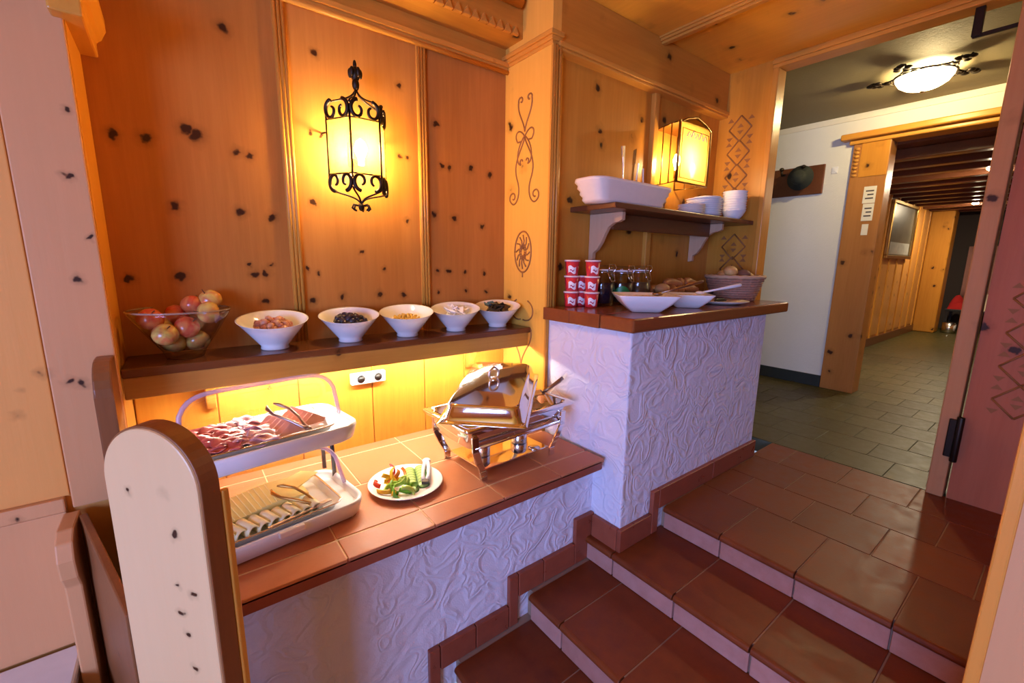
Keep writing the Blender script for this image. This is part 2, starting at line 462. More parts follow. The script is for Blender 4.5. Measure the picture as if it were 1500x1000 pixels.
# --- carved corner pillar between the alcove and the recess
pil = thing('corner_pillar', 'honey pine corner pillar carved with scrolls and a rosette, right of the lantern', 'pillar', (PX, 1.94, .30))
def P_(mb): # shift world coords to the pillar's base
    mb.v = [(a-PX, b-1.94, c-.30) for a, b, c in mb.v]; return mb
obj('shaft', P_(B(PX, 1.64, PY, YB+.02, .30, ZC)), pine('golden_pillar_pine', (.88, .50, .09), (.74, .38, .055), 2), pil, .003)
mb = MB()
for dz, o_ in ((2.285, .006), (2.30, .016), (2.318, .028)): mb.box(PX-o_, 1.62, PY-o_, YB, dz, dz+.022)
obj('capital', P_(mb), M['pine_clean_y'], pil, .004)
mb = MB(); mb.box(PX-.004, PX+.012, PY-.012, PY, .56, 2.285)
for dx in (.012, .028, .05): mb.tube([(PX+dx, PY-.006, 1.01 if dx > .02 else .56), (PX+dx, PY-.006, 2.285)], .009, 8)
obj('corner_moulding', P_(mb), M['pine_clean'], pil)
def spiral(cy, cz, r0, a0, turns, sgn=1, n=22):
    return [(cy+sgn*r0*(1-.75*t/n)*math.cos(a0+turns*2*PI*t/n), cz+r0*(1-.75*t/n)*math.sin(a0+turns*2*PI*t/n)) for t in range(n+1)]
def bez(p0, p1, p2, p3, n=14):
    return [tuple((1-t)**3*p0[i]+3*(1-t)**2*t*p1[i]+3*(1-t)*t*t*p2[i]+t**3*p3[i] for i in (0, 1)) for t in (k/n for k in range(n+1))]
def groove(path, parent, r=.0045, x=PX):
    obj('carved_scroll', P_(MB().tube([(x-.0005, a, b) for a, b in path], r, 6)), M['groove'], parent)
cy = 1.945
for s in (-1, 1):
    groove(bez((cy, 1.93), (cy+s*.01, 1.99), (cy+s*.07, 2.03), (cy+s*.055, 2.09))+spiral(cy+s*.035, 2.09, .022, 0 , .8, s), pil)
    groove(bez((cy, 1.905), (cy+s*.05, 1.97), (cy+s*.10, 1.93), (cy+s*.06, 1.885))+[(cy+s*.03, 1.885)], pil)
    groove(bez((cy, 1.91), (cy+s*.07, 1.86), (cy+s*.075, 1.77), (cy+s*.03, 1.765))+spiral(cy+s*.022, 1.782, .018, -1.2, .7, s), pil)
    groove(bez((cy, 1.90), (cy+s*.03, 1.83), (cy+s*.11, 1.78), (cy+s*.055, 1.68))+bez((cy+s*.055, 1.68), (cy+s*.02, 1.60), (cy+s*.08, 1.53), (cy+s*.12, 1.58))+spiral(cy+s*.095, 1.60, .032, -.5, .9, s), pil)
    groove(bez((cy, .66), (cy+s*.02, .76), (cy+s*.10, .78), (cy+s*.085, .86))+spiral(cy+s*.062, .862, .024, 0, .8, s), pil)
    groove(bez((cy, .655), (cy+s*.05, .62), (cy+s*.10, .58), (cy+s*.05, .50)), pil)
    groove(bez((cy+s*.01, .92), (cy+s*.10, .90), (cy+s*.13, 1.0), (cy+s*.05, 1.03)), pil)
ro = []
for k in range(33):
    a = 2*PI*k/32; ro.append((cy+.072*math.cos(a), 1.30+.112*math.sin(a)))
groove(ro, pil, .005)
for k in range(12):
    a = 2*PI*k/12
    groove([(cy+.012*math.cos(a), 1.30+.018*math.sin(a)), (cy+.04*math.cos(a+.25), 1.30+.062*math.sin(a+.25)), (cy+.06*math.cos(a), 1.30+.093*math.sin(a))], pil, .0045)
groove([(cy+.028*math.cos(2*PI*k/16), 1.30+.043*math.sin(2*PI*k/16)) for k in range(17)], pil, .004)
groove([(cy, 1.19), (cy, 1.16)], pil, .004)

# --- recess wall above the peninsula
YR = 1.80
wr = struct('wall_recess', B(1.60, 3.33, YR, YR+.12, 0, ZC), M['pine'])
obj('panel', B(1.64, 2.44, YR-.006, YR, 1.0, 2.30), M['pine'], wr, .002)
obj('panel', B(2.49, 3.25, YR-.006, YR, 1.0, 2.30), M['pine'], wr, .002)
obj('batten', B(2.44, 2.49, YR-.035, YR, 1.0, 2.27), M['pine_clean'], wr, .006)
obj('fascia_beam', B(1.62, 3.25, PY, YR, 2.30, ZC), M['pine_x'], wr, .003)
mb = MB(); mb.box(1.60, 3.25, PY-.012, YR, 2.268, 2.282).box(1.60, 3.25, PY-.022, YR, 2.282, 2.305)
obj('beam_moulding', mb, M['pine_clean_x'], wr, .004)

# --- carved panel left of the doorway, and the one right of it
def diamonds(parent, x, cy, zs, hw, hh, faint=False):
    for z in zs:
        mb = MB()
        q = [(x, cy, z+hh), (x, cy+hw, z), (x, cy, z-hh), (x, cy-hw, z)]
        for i in range(4): mb.tube([q[i], q[(i+1) % 4]], .0055, 6)
        obj('carved_diamond', mb, M['groove'], parent)
        for dy, dz, s in ((0, .018, 1), (0, -.022, -1), (hw*.9, hh*.72, 1), (-hw*.9, hh*.72, 1), (hw*.9, -hh*.72, -1), (-hw*.9, -hh*.72, -1)):
            mb = MB(); w_ = .022
            mb.prism([(cy+dy-w_, z+dz-s*.010), (cy+dy+w_, z+dz-s*.010), (cy+dy, z+dz+s*.016)], 0, x-.0015, x+.002)
            obj('carved_notch', mb, M['groove'], parent)
XD = 3.25
wdl = struct('wall_door_left', B(XD, XD+.10, 1.45, 1.92, 0, ZC), M['pine'])
diamonds(wdl, XD, 1.635, (2.18, 2.02, 1.86, 1.70), .078, .085)
diamonds(wdl, XD, 1.60, (1.37, 1.21), .085, .09)
wdr = struct('wall_door_right', B(XD, XD+.10, -1.6, .292, 0, ZC), pine('reddish_door_side_panel', (.50, .165, .08), (.40, .115, .05), 2, .45))
diamonds(wdr, XD, .12, (1.10, .93, .76, .59), .085, .085)
# --- doorway frame
df = struct('door_1', B(XD-.015, XD+.10, 1.415, 1.452, 0, 2.515), M['pine_clean'], .005)
obj('frame_post', B(XD-.02, XD+.10, .305, .375, 0, 2.515), pine('door_post_pine', (.62, .33, .15), (.52, .25, .1), 2, .4), df, .006)
mb = MB(); mb.box(XD-.02, XD+.10, .305, 1.452, 2.50, ZC).box(XD-.035, XD+.02, .305, 1.452, 2.52, 2.545)
obj('lintel', mb, M['pine_clean_y'], df, .005)
mb = MB(); mb.box(XD-.035, XD, .288, .335, .24, .45); mb.tube([(XD-.035, .292, .22), (XD-.035, .292, .47)], .016, 10)
obj('hinge', mb, M['iron'], df, .004)
dc = thing('door_closer', 'dark metal arm hanging from the top of the doorway, by the hall lamp', 'door closer', (XD+.03, .5, 2.5))
mb = MB(); mb.box(-.02, .01, .0, .035, -.13, .02); obj('bracket', mb, M['iron'], dc, .003)
mb = MB(); mb.box(-.012, .003, -.32, .03, -.135, -.118); obj('arm', mb, M['iron'], dc, .002)

# --- pier at the right edge of the picture, beside the steps
wr2 = struct('wall_right', B(1.32, 1.42, -.17, .012, Z3+.001, ZC), M['pale'])
obj('corner_post', B(1.30, 1.43, .010, .034, Z3+.001, ZC), pine('right_corner_post', (.72, .30, .05), (.6, .22, .03), 2, .45), wr2, .004)
struct('wall_landing', B(XN4+.03, XD, -1.7, -1.6, ZF, ZC), M['pine'])

# --- plastered peninsula block and the plastered front of the buffet counter
YBK = 1.19
blk = struct('wall_peninsula', B(XB, 2.93, YBK, YR, ZF, .945), M['plaster'], .008)
YW = 1.375
bw = struct('wall_buffet_front', B(-.13, XB+.02, YW, YW+.10, ZF, .285), M['plaster'])

# --- steps and landing, tile by tile
YS0, YS1 = -1.6, 1.165
stair = thing('staircase', 'reddish brown terracotta tiled steps with worn pale risers, climbing to the landing', 'steps', (XN4, .6, ZF))
def S_(mb): mb.v = [(a-XN4, b-.6, c-ZF) for a, b, c in mb.v]; return mb
mb = MB()
mb.box(XN2+.03, XN1+.03, YS0, 1.188, ZF, Z2-.003).box(XN3+.03, XN2+.03, YS0, 1.374, ZF, Z3-.003).box(XN4+.03, XN3+.03, YS0, 1.374, ZF, Z4-.003)
obj('core', S_(mb), M['grout'], stair)
def nose_tile(x0, x1, y0, y1, z):
    r = .017; p = [(x1, z), (x1, z-.034), (x0+r, z-.034)]+[(a, b) for a, b in arc(x0+r, z-.017, .017, 270, 90, 8)]
    mb = MB(); mb.prism(p, 1, y0, y1); return mb
def run(x0, x1, z, zb, yoff, ymax, xr):
    ys = [ymax]; y = yoff
    while y > YS0+.02:
        if y < ymax-.02: ys.append(y)
        y -= .315
    ys.append(YS0)
    for a, b in zip(ys[1:], ys[:-1]):
        obj('tread_tile', S_(nose_tile(x0-.004, x1+.02, a+.003, b-.003, z)), M['tile'], stair, .002)
        obj('riser_tile', S_(B(x0+.012, x0+.032, a+.004, b-.004, zb+.002, z-.034)), M['riser'], stair, .003)
run(XN2, XN1, Z2, Z3, 0.86, 1.188, 0)
obj('tread_tile', S_(nose_tile(XN2-.004, 1.582, 1.191, 1.373, Z2)), M['tile'], stair, .002)
obj('riser_tile', S_(B(XN2+.012, XN2+.032, 1.192, 1.372, Z3+.002, Z2-.034)), M['riser'], stair, .003)
run(XN3, XN2, Z3, Z4, 1.13, 1.335, 0)
run(XN4, XN3, Z4, ZF, 1.02, 1.335, 0)
flL = struct('floor_landing', B(XN1+.03, 3.27, -1.6, 1.189, -.35, -.003), M['grout'])
ys = [1.166, .865, .55, .236, -.08, -.395, -.71]
for k, (a, b) in enumerate(zip(ys[1:], ys[:-1])):
    obj('nosing_tile', nose_tile(XN1-.004, 2.30, a+.0025, b-.0025, 0), M['tile'], flL, .002)
    obj('riser_tile', B(XN1+.012, XN1+.032, a+.003, b-.003, Z2+.002, -.034), M['riser'], flL, .003)
    for j, (x0, x1) in enumerate(((2.305, 2.62), (2.625, 2.94), (2.945, 3.26))):
        sh = .16 if j % 2 == 0 else 0
        y0, y1 = a+sh, b+sh
        obj('floor_tile', B(x0, x1, y0+.0025, min(y1, 1.188)-.0025, -.02, .0), M['tile'], flL, .0015)
for j, (x0, x1) in enumerate(((2.305, 2.62), (2.945, 3.26))):
    obj('floor_tile', B(x0, x1, -.71, -.56, -.02, 0), M['tile'], flL, .0015)
# stepped skirting tiles
sk = struct('trim_2', B(1.87, 2.40, YBK-.024, YBK, 0, .108), M['skirt'], .004)
def skt(x0, x1, y0, y1, z0, z1): obj('skirting_tile', B(x0, x1, y0, y1, z0, z1), M['skirt'], sk, .004)
skt(2.404, 2.935, YBK-.024, YBK, 0, .108)
skt(1.815, 1.866, YBK-.024, YBK, Z2, .108)
skt(1.562, 1.811, YBK-.024, YBK, Z2, -.012)
skt(1.562, XB, YBK+.002, 1.348, Z2-.02, -.012)
YT = YW-.024
skt(1.455, 1.583, YT, YW, Z3, -.005)
skt(1.25, 1.451, YT, YW, Z3, -.135); skt(1.098, 1.246, YT, YW, Z3, -.135)
skt(1.045, 1.094, YT, YW, Z4, -.135)
skt(.87, 1.041, YT, YW, Z4, -.275); skt(.70, .866, YT, YW, Z4, -.275)
skt(.65, .696, YT, YW, ZF, -.275)

# --- hall behind the doorway
flH = struct('floor_hall', B(3.265, 12.6, -1.7, 3.6, -.10, -.003), M['hallgrout'])
proto_tile = None
for i in range(15):
    for j in range(9):
        x = 3.27+i*.305; y = 2.40-j*.305+(.15 if i % 2 else 0)
        if proto_tile is None:
            proto_tile = obj('floor_tile', B(0, .30, -.30, 0, -.02, 0), M['halltile'], flH, .0015, (x, y, 0))
        else:
            o = proto_tile.copy(); C.objects.link(o); o.location = (x, y, 0)
obj('far_floor', B(3.27+15*.305, 12.5, -1.2, 2.4, -.02, 0), M['halltile'], flH)
XH = 5.23
wh = MB(); wh.box(XH, XH+.12, 1.50, 3.6, 0, 2.64).box(XH, XH+.12, -1.7, .02, 0, 2.64).box(XH, XH+.12, .02, 1.5, 2.42, 2.64)
wh = struct('wall_hall', wh, M['hallplaster'])
obj('cornice', B(XH-.012, XH, -1.7, 3.6, 2.585, 2.64), plain('cornice_cream', (.78, .74, .62), .6), wh, .003)
struct('baseboard_hall', B(XH-.018, XH, 1.53, 3.6, 0, .12), plain('dark_green_skirting', (.018, .025, .022), .5), .003)
struct('ceiling_hall', B(3.33, XH+.1, -1.7, 3.6, 2.64, 2.70), M['hallceil'])
struct('wall_hall_left', B(3.33, XH+.1, 3.6, 3.7, 0, 2.7), M['hallplaster'])
struct('wall_hall_right', B(3.33, XH+.1, -1.8, -1.7, 0, 2.7), M['hallplaster'])
struct('wall_hall_front', MB().box(XD+.10, XD+.16, 1.45, 3.7, 0, 2.7).box(XD+.10, XD+.16, -1.8, .30, 0, 2.7).box(XD+.10, XD+.14, .3, 1.45, 2.56, 2.7), M['hallplaster'])
# passage frame
PW = pine('passage_frame_pine', (.46, .20, .055), (.34, .13, .03), 2, .35)
psg = struct('door_2', B(XH-.03, XH+.16, 1.245, 1.525, 0, 2.36), PW, .006)
obj('frame_post', B(XH-.03, XH+.16, .0, .10, 0, 2.36), PW, psg, .006)
mb = MB(); mb.box(XH-.05, XH+.16, .0, 1.56, 2.36, 2.40).box(XH-.10, XH+.16, -.05, 1.62, 2.40, 2.455)
obj('header', mb, M['pine_clean_y'], psg, .012)
for k in range(8):
    obj('bead', MB().ball((XH-.034, 1.49, 2.08+k*.034), .012, .022, .014, 8, 6), M['pine_clean'], psg)
obj('notch_board', B(XH-.034, XH-.028, 1.25, 1.46, 2.06, 2.36), M['pine'], psg, .002)
# corridor beyond
cw = struct('wall_corridor', B(5.36, 12.6, 1.96, 2.06, 0, 2.6), PW)
x = 5.4
while x < 11.6:
    obj('panel', B(x+.03, x+.42, 1.952, 1.96, .16, 2.3), pine('corridor_panel', (.60, .28, .07), (.46, .19, .045), 2, .3) if x < 5.5 else bpy.data.materials['corridor_panel'], cw, .002)
    obj('batten', B(x-.03, x+.03, 1.935, 1.96, .12, 2.3), M['pine_clean'], cw, .006); x += .45
obj('baseboard', B(5.36, 11.6, 1.93, 1.96, 0, .13), M['dark'], cw, .004)
struct('wall_corridor_right', B(5.36, 12.6, -.40, -.30, 0, 2.6), PW)
ccl = struct('ceiling_corridor', B(5.39, 12.6, -.4, 2.06, 2.34, 2.44), M['dark'])
for k in range(13):
    obj('ceiling_beam', B(5.6+k*.5, 5.72+k*.5, -.3, 1.95, 2.24, 2.34), M['dark'], ccl, .008)
struct('wall_corridor_end', B(12.5, 12.6, -.4, 2.06, 0, 2.6), plain('dark_far_room', (.05, .035, .03), .8))

# ================================================================== FURNITURE
CT = .32   # buffet counter top height
ct = thing('buffet_counter', 'terracotta tiled buffet counter with dark red edge, below the lantern wall', 'counter', (.7, 1.7, 0))
def K_(mb): mb.v = [(a-.7, b-1.7, c) for a, b, c in mb.v]; return mb
obj('core', K_(B(-.168, 1.545, 1.292, YB-.012, .276, CT-.0025)), M['cgrout'], ct)
e = [(-.168, 1.282)]+[(a, b) for a, b in arc(1.535, 1.302, .02, 270, 360, 6)]+[(1.555, 1.37), (-.168, 1.37)]
obj('front_edge', K_(MB().prism(e, 2, .268, CT-.006)), M['skirt'], ct, .004)
for y0, y1, js in ((1.280, 1.40, (-.168, .035, .345, .652, .96, 1.27, 1.557)), (1.405, 1.722, (-.168, .035, .345, .652, .96, 1.27, 1.557)),
                   (1.727, 2.035, (-.168, .225, .535, .845, 1.15, 1.46, 1.557)), (2.04, 2.118, (-.168, .225, .535, .845, 1.15, 1.46, 1.557))):
    for a, b in zip(js[:-1], js[1:]):
        obj('counter_tile', K_(B(a+.002, b-.002, y0+.002, y1-.002, CT-.018, CT)), M['ctile'], ct, .003)

# long shelf over the buffet
ZS = .885
sh = thing('long_shelf', 'long brown wooden shelf with a deep front board, under the wall lantern', 'shelf', (.69, 2.0, .80))
def H_(mb): mb.v = [(a-.69, b-2.0, c-.80) for a, b, c in mb.v]; return mb
obj('shelf_board', H_(B(-.17, PX-.002, 1.862, YB-.01, .855, ZS)), pine('shelf_top_wood', (.16, .055, .018), (.10, .033, .011), 0, .25, kth=.06), sh, .004)
obj('front_board', H_(B(-.17, PX-.012, 1.872, 1.895, .780, .856)), pine('shelf_front_pine', (.46, .24, .055), (.34, .16, .03), 0, .35), sh, .004)
for x in (.05, 1.29):
    p = [(YB-.012, .80), (2.0, .80), (2.0, .77), (2.04, .745), (2.07, .70), (2.085, .665), (2.10, .64), (YB-.012, .64)]
    obj('bracket', H_(MB().prism(p, 0, x, x+.035)), M['pine_clean'], sh, .004)
mb = MB(); p = [(YB-.012, .31), (1.70, .31), (1.70, .84)]+arc(1.80, .84, .10, 180, 90, 6)+[(1.865, .94), (1.865, .855), (YB-.012, .80)]
ck = obj('side_cheek', MB().prism(p, 0, -.222, -.178), M['brown'], wleft, .005)

tube = thing('under_shelf_lamp', 'slim white lamp tube fixed underneath the long shelf', 'lamp', (.74, 1.955, .833))
obj('housing', MB().box(-.70, .70, -.022, .022, -.022, 0), M['whitepl'], tube, .003)
obj('light_tube', MB().tube([(-.68, 0, -.030), (.68, 0, -.030)], .009, 10), emit('tube_light', (1.0, .90, .74), 205), tube)

so = thing('power_socket', 'small white double power socket under the long shelf', 'socket', (.715, YB-.012, .665))
obj('plate', MB().box(-.085, .085, -.03, 0, -.02, .035), M['whitepl'], so, .004)
for x in (-.04, .045): obj('outlet', MB().lathe([(.001, -.001), (.018, 0), (.02, .003)], 12, Matrix.Translation((x, -.032, .008)) @ Matrix.Rotation(PI/2, 4, 'X')), M['black'], so)

# peninsula worktop
ZP = 1.01
wt = thing('peninsula_worktop', 'thick reddish wooden worktop on the white plastered peninsula', 'worktop', (2.35, 1.46, .945))
nb = 3
for k in range(nb):
    y0 = 1.155+k*(PY-1.155)/nb; y1 = 1.155+(k+1)*(PY-1.155)/nb
    xe0 = 3.16
    mb = MB(); mb.box(1.548-2.35, xe0-2.35, y0-1.46+.0008, y1-1.46-.0008, .0, ZP-.945)
    obj('board', mb, M['slab'], wt, .012 if k == 0 else .003, seg=3)

# wall shelf in the recess
ZW = 1.545
ws = thing('recess_shelf', 'dark brown wall shelf on pale curved brackets above the peninsula', 'shelf', (2.5, YR, 1.5))
def R_(mb): mb.v = [(a-2.5, b-YR, c-1.5) for a, b, c in mb.v]; return mb
obj('shelf_board', R_(B(1.77, XD-.004, 1.475, YR-.008, ZW-.028, ZW)), M['dark'], ws, .004)
obj('front_rail', R_(B(1.96, 2.98, 1.64, 1.665, 1.43, ZW-.028)), M['dark'], ws, .004)
for x in (1.93, 2.98):
    p = [(YR-.008, ZW-.028), (1.56, ZW-.028), (1.56, 1.475), (1.585, 1.465), (1.62, 1.46), (1.655, 1.44), (1.68, 1.40), (1.70, 1.36), (1.73, 1.32), (1.76, 1.30), (1.76, 1.265), (YR-.008, 1.26)]
    obj('bracket', R_(MB().prism(p, 0, x, x+.03)), pine('bracket_pine', (.66, .43, .27), (.56, .33, .19), 2, .4, kth=.05) if x < 2 else bpy.data.materials['bracket_pine'], ws, .004)

# round-topped divider board in front
TH = math.radians(-50.6)
db = thing('divider_board', 'pale knotty pine board with rounded top standing before the buffet counter', 'divider board', (-.082, 1.078, ZF), TH)
hw = .1185; zt = .80-ZF
pts = [(-hw, 0), (hw, 0)]+arc(0, zt, hw, 0, 180, 24)
dk = [(.03, .02, zt-.01, .012), (.05, .0, zt-.10, .009), (.04, 0, zt-.22, .006), (.075, 0, zt-.235, .008), (.035, 0, zt-.285, .008), (.042, 0, zt-.33, .007), (.05, 0, zt-.42, .008), (-.06, 0, zt-.02, .007)]
obj('board', MB().prism(pts, 1, 0, .034), pine('pale_divider_pine', (.70, .47, .235), (.64, .41, .20), 2, .3, dk, grain=.2), db, .004)
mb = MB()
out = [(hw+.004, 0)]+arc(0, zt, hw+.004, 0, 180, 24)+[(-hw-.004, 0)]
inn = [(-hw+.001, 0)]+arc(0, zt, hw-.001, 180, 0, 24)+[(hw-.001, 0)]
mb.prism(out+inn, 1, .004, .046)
obj('shaded_edge_band', mb, M['brown'], db, .002)  # shade on the board's unlit edges, painted as a brown strip
obj('rear_edge', MB().box(hw-.004, hw+.008, .047, .062, 0, zt-.02), M['pine_clean'], db, .003)

# bench behind the divider
be = thing('corner_bench', 'pale pine bench along the left wall, its seat lit bluish by daylight', 'bench', (-1.2, 1.6, ZF))
def N_(mb): mb.v = [(a+1.2, b-1.6, c-ZF) for a, b, c in mb.v]; return mb
obj('seat', N_(B(-2.6, -.36, 1.36, 1.84, -.045, -.005)), plain('pale_bench_seat', (.74, .72, .72), .35), be, .008)
obj('backrest', N_(B(-2.6, -.345, 1.846, 1.871, -.005, .455)), M['pale'], be, .004)
obj('front_board', N_(B(-2.6, -.36, 1.42, 1.45, ZF+.002, -.046)), M['pale'], be, .004)
p = [(1.84, ZF+.002), (1.70, ZF+.002), (1.70, .28), (1.675, .32), (1.665, .38), (1.68, .43), (1.72, .455), (1.84, .455)]
obj('bench_end', N_(MB().prism(p, 0, -.352, -.312)), M['pale'], be, .005)
# side panel, its shade painted brown, between the bench end and the divider board
a0 = Vector((-.312, 1.80)); a1 = Vector((-.165, 1.20)); dv = a1-a0
sp = tag(obj('side_panel', MB().box(0, dv.length, 0, .02, 0, .455-ZF), M['brown'], None, .004, (a0.x, a0.y, ZF), math.atan2(dv.y, dv.x)),
         'dark brown wooden panel between the bench end and the round-topped board', 'panel')

# ================================================================== LAMPS
def heart(c, u, s, flip, parent, name='scroll', mat=None, w=.026, r=.0045):
    """a pair of C-scrolls in the plane spanned by u (horizontal) and z"""
    for k in (-1, 1):
        pts = []
        for t in range(25):
            a = t/24
            ang = PI/2-k*0 - a*2*PI*.98
            rad = s*(1-.62*a)
            cx = s*.98
            x_ = cx-rad*math.cos(PI*.5+a*2*PI*.95)*1.0 - s*0.0
            pts.append((x_, rad*math.sin(PI*.5+a*2*PI*.95)))
        P3 = [Vector(c)+Vector(u)*(k*(p[0]-s*.02))+Vector((0, 0, p[1]*flip*1.3)) for p in pts]
        obj(name, MB().tube(P3, [r*1.25-(r*.5)*i/24 for i in range(25)], 6), mat or M['iron'], parent)
lan = thing('wall_lantern', 'wrought iron wall lantern with scrollwork and glowing amber glass on the pine wall', 'lantern', (.70, YB-.008, 1.70))
HX = [(-.128, -.07), (-.064, -.185), (.064, -.185), (.128, -.07)]   # three-sided front, in plan
zb, zt_ = -.115, .125
for x, y in HX:
    obj('upright_bar', MB().tube([(x, y, zb-.02), (x, y, zt_+.03)], .0045, 6), M['iron'], lan)
for (xa, ya), (xb, yb) in zip(HX[:-1], HX[1:]):
    c = Vector(((xa+xb)/2, (ya+yb)/2, 0)); u = Vector((xb-xa, yb-ya, 0)); L = u.length; u.normalize()
    a = Vector((xa, ya, 0)); b = Vector((xb, yb, 0)); i1 = a+u*.006; i2 = b-u*.006
    mb = MB(); nrm = Vector((u.y, -u.x, 0))*-.003
    mb.add([i1+Vector((0,0,zb)), i2+Vector((0,0,zb)), i2+Vector((0,0,zt_)), i1+Vector((0,0,zt_)), i1-nrm+Vector((0,0,zb)), i2-nrm+Vector((0,0,zb)), i2-nrm+Vector((0,0,zt_)), i1-nrm+Vector((0,0,zt_))],
           [(0,1,2,3),(7,6,5,4),(0,4,5,1),(1,5,6,2),(2,6,7,3),(3,7,4,0)])
    obj('glass_pane', mb, M['lampglass'], lan)
    for zz in (zb, zt_): obj('frame_bar', MB().tube([a+Vector((0,0,zz)), b+Vector((0,0,zz))], .004, 6), M['iron'], lan)
    heart(c+Vector((0,0,zt_+.035))-nrm*1.5, u, L*.255, 1, lan, w=.03, r=.0075)
    heart(c+Vector((0,0,zb-.035))-nrm*1.5, u, L*.255, -1, lan, w=.03, r=.0075)
for x, y in HX:
    def bz(p0, p1, p2, p3, n=12): return [p0*(1-t)**3+p1*3*(1-t)**2*t+p2*3*(1-t)*t*t+p3*t**3 for t in (k/n for k in range(n+1))]
    V = Vector; top = V((0, -.09, .285)); bot = V((0, -.09, -.245))
    obj('crown_bar', MB().tube(bz(V((x, y, zt_+.06)), V((x*.9, y*.9-.01, zt_+.10)), V((x*.10, -.09+(y+.09)*.1, zt_+.09)), top), .0045, 6), M['iron'], lan)
    obj('lower_bar', MB().tube(bz(V((x, y, zb-.06)), V((x*.9, y*.9-.01, zb-.09)), V((x*.10, -.09+(y+.09)*.1, zb-.08)), bot), .0045, 6), M['iron'], lan)
mb = MB(); mb.ball((0, -.09, .30), .016, .016, .028).ball((0, -.09, .345), .020, .020, .035).ball((0, -.09, .385), .008, .008, .022)
for k in range(5):
    a = k*2*PI/5; mb.ball((.022*math.cos(a), -.09+.022*math.sin(a), .35), .010, .010, .022)
obj('finial', mb, M['iron'], lan)
mb = MB(); mb.ball((0, -.09, -.255), .014, .014, .02)
for k in range(6):
    a = k*PI/3
    mb.tube([(.01*math.cos(a), -.09+.01*math.sin(a), -.25), (.035*math.cos(a), -.09+.035*math.sin(a), -.245), (.042*math.cos(a), -.09+.042*math.sin(a), -.262), (.03*math.cos(a), -.09+.03*math.sin(a), -.272)], .005, 6)
obj('lower_finial', mb, M['iron'], lan)
for s in (-1, 1): obj('side_arm', MB().tube([(s*.128, -.07, .07), (s*.135, -.03, .075), (s*.128, 0, .08)], .0045, 6), M['iron'], lan)
mb = MB(); mb.box(-.02, .02, -.012, 0, -.05, .06); mb.tube([(0, -.01, -.02), (0, -.07, -.05), (0, -.10, -.05)], .006, 6)
obj('wall_mount', mb, M['iron'], lan)
obj('bulb', MB().lathe([(.012, -.06), (.013, -.03), (.026, 0), (.028, .02), (.018, .045), (.001, .06)], 16, Matrix.Translation((0.005, -.10, .0))), emit('lantern_bulb', (1.0, .66, .28), 700), lan)
lan.scale = (.98, .98, .91); lan.location.z = 1.712

rl = thing('recess_lamp', 'box shaped wall lamp with arched etched glass front glowing over the recess shelf', 'lamp', (2.62, YR-.006, 1.90))
fx0, fx1, fy = -.165, .175, -.20
def framed(name, q, hgt, z0, arch, mat, bars=0):
    """pane between plan points q[0]..q[1] with a metal border"""
    a = Vector((*q[0], 0)); b = Vector((*q[1], 0)); u = (b-a); L = u.length; u.normalize(); n_ = Vector((u.y, -u.x, 0))
    Mx = Matrix(((u.x, -n_.x, 0, a.x), (u.y, -n_.y, 0, a.y), (0, 0, 1, 0), (0, 0, 0, 1)))
    top = [(L, z0+hgt)]+([(L*.80, z0+hgt+arch*.55), (L*.5, z0+hgt+arch), (L*.20, z0+hgt+arch*.55)] if arch else [])+[(0, z0+hgt)]
    poly = [(0, z0), (L, z0)]+top
    obj('glass_pane', MB().prism(poly, 1, -.002, .002, False, Mx), mat, rl)
    mb = MB(); mb.tube([(p[0], 0, p[1]) for p in poly], .009, 6, True, Mx)
    for k in range(bars): mb.tube([((k+1)*L/(bars+1), 0, z0), ((k+1)*L/(bars+1), 0, z0+hgt)], .004, 6, False, Mx)
    obj(name, mb, M['brass'], rl)
framed('side_frame', ((-.115, 0), (fx0, fy)), .34, -.165, 0, M['clear'], 2)
framed('front_frame', ((fx0, fy), (fx1, fy)), .33, -.165, .055, M['frost'])
framed('side_frame', ((fx1, fy), (.125, 0)), .34, -.165, 0, M['clear'], 2)
mb = MB()
mb.prism([(-.115, 0), (fx0, fy), (fx1, fy), (.125, 0)], 2, .172, .180)
obj('roof', mb, M['brass'], rl, .002)
for k in range(5):
    x = -.09+k*.045
    obj('etched_ornament', MB().tube([(x, fy-.004, .10), (x+.02, fy-.004, .13+.01*(k % 2)), (x+.04, fy-.004, .10)], .004, 6), M['ceramic'], rl)
mb = MB(); q = [(-.14, fy-.004, -.14), (.15, fy-.004, -.14), (.15, fy-.004, .14), (-.14, fy-.004, .14)]
mb.tube(q, .003, 6, True); obj('etched_border', mb, M['brass'], rl)
obj('bulb', MB().lathe([(.010, -.05), (.012, -.03), (.022, 0), (.022, .015), (.012, .04), (.001, .05)], 16, Matrix.Translation((-.02, -.10, -.02))), emit('recess_bulb', (1.0, .66, .28), 330), rl)
obj('holder', MB().lathe([(.014, -.10), (.014, -.05), (.001, -.049)], 12, Matrix.Translation((-.02, -.10, -.02))), M['brass'], rl)

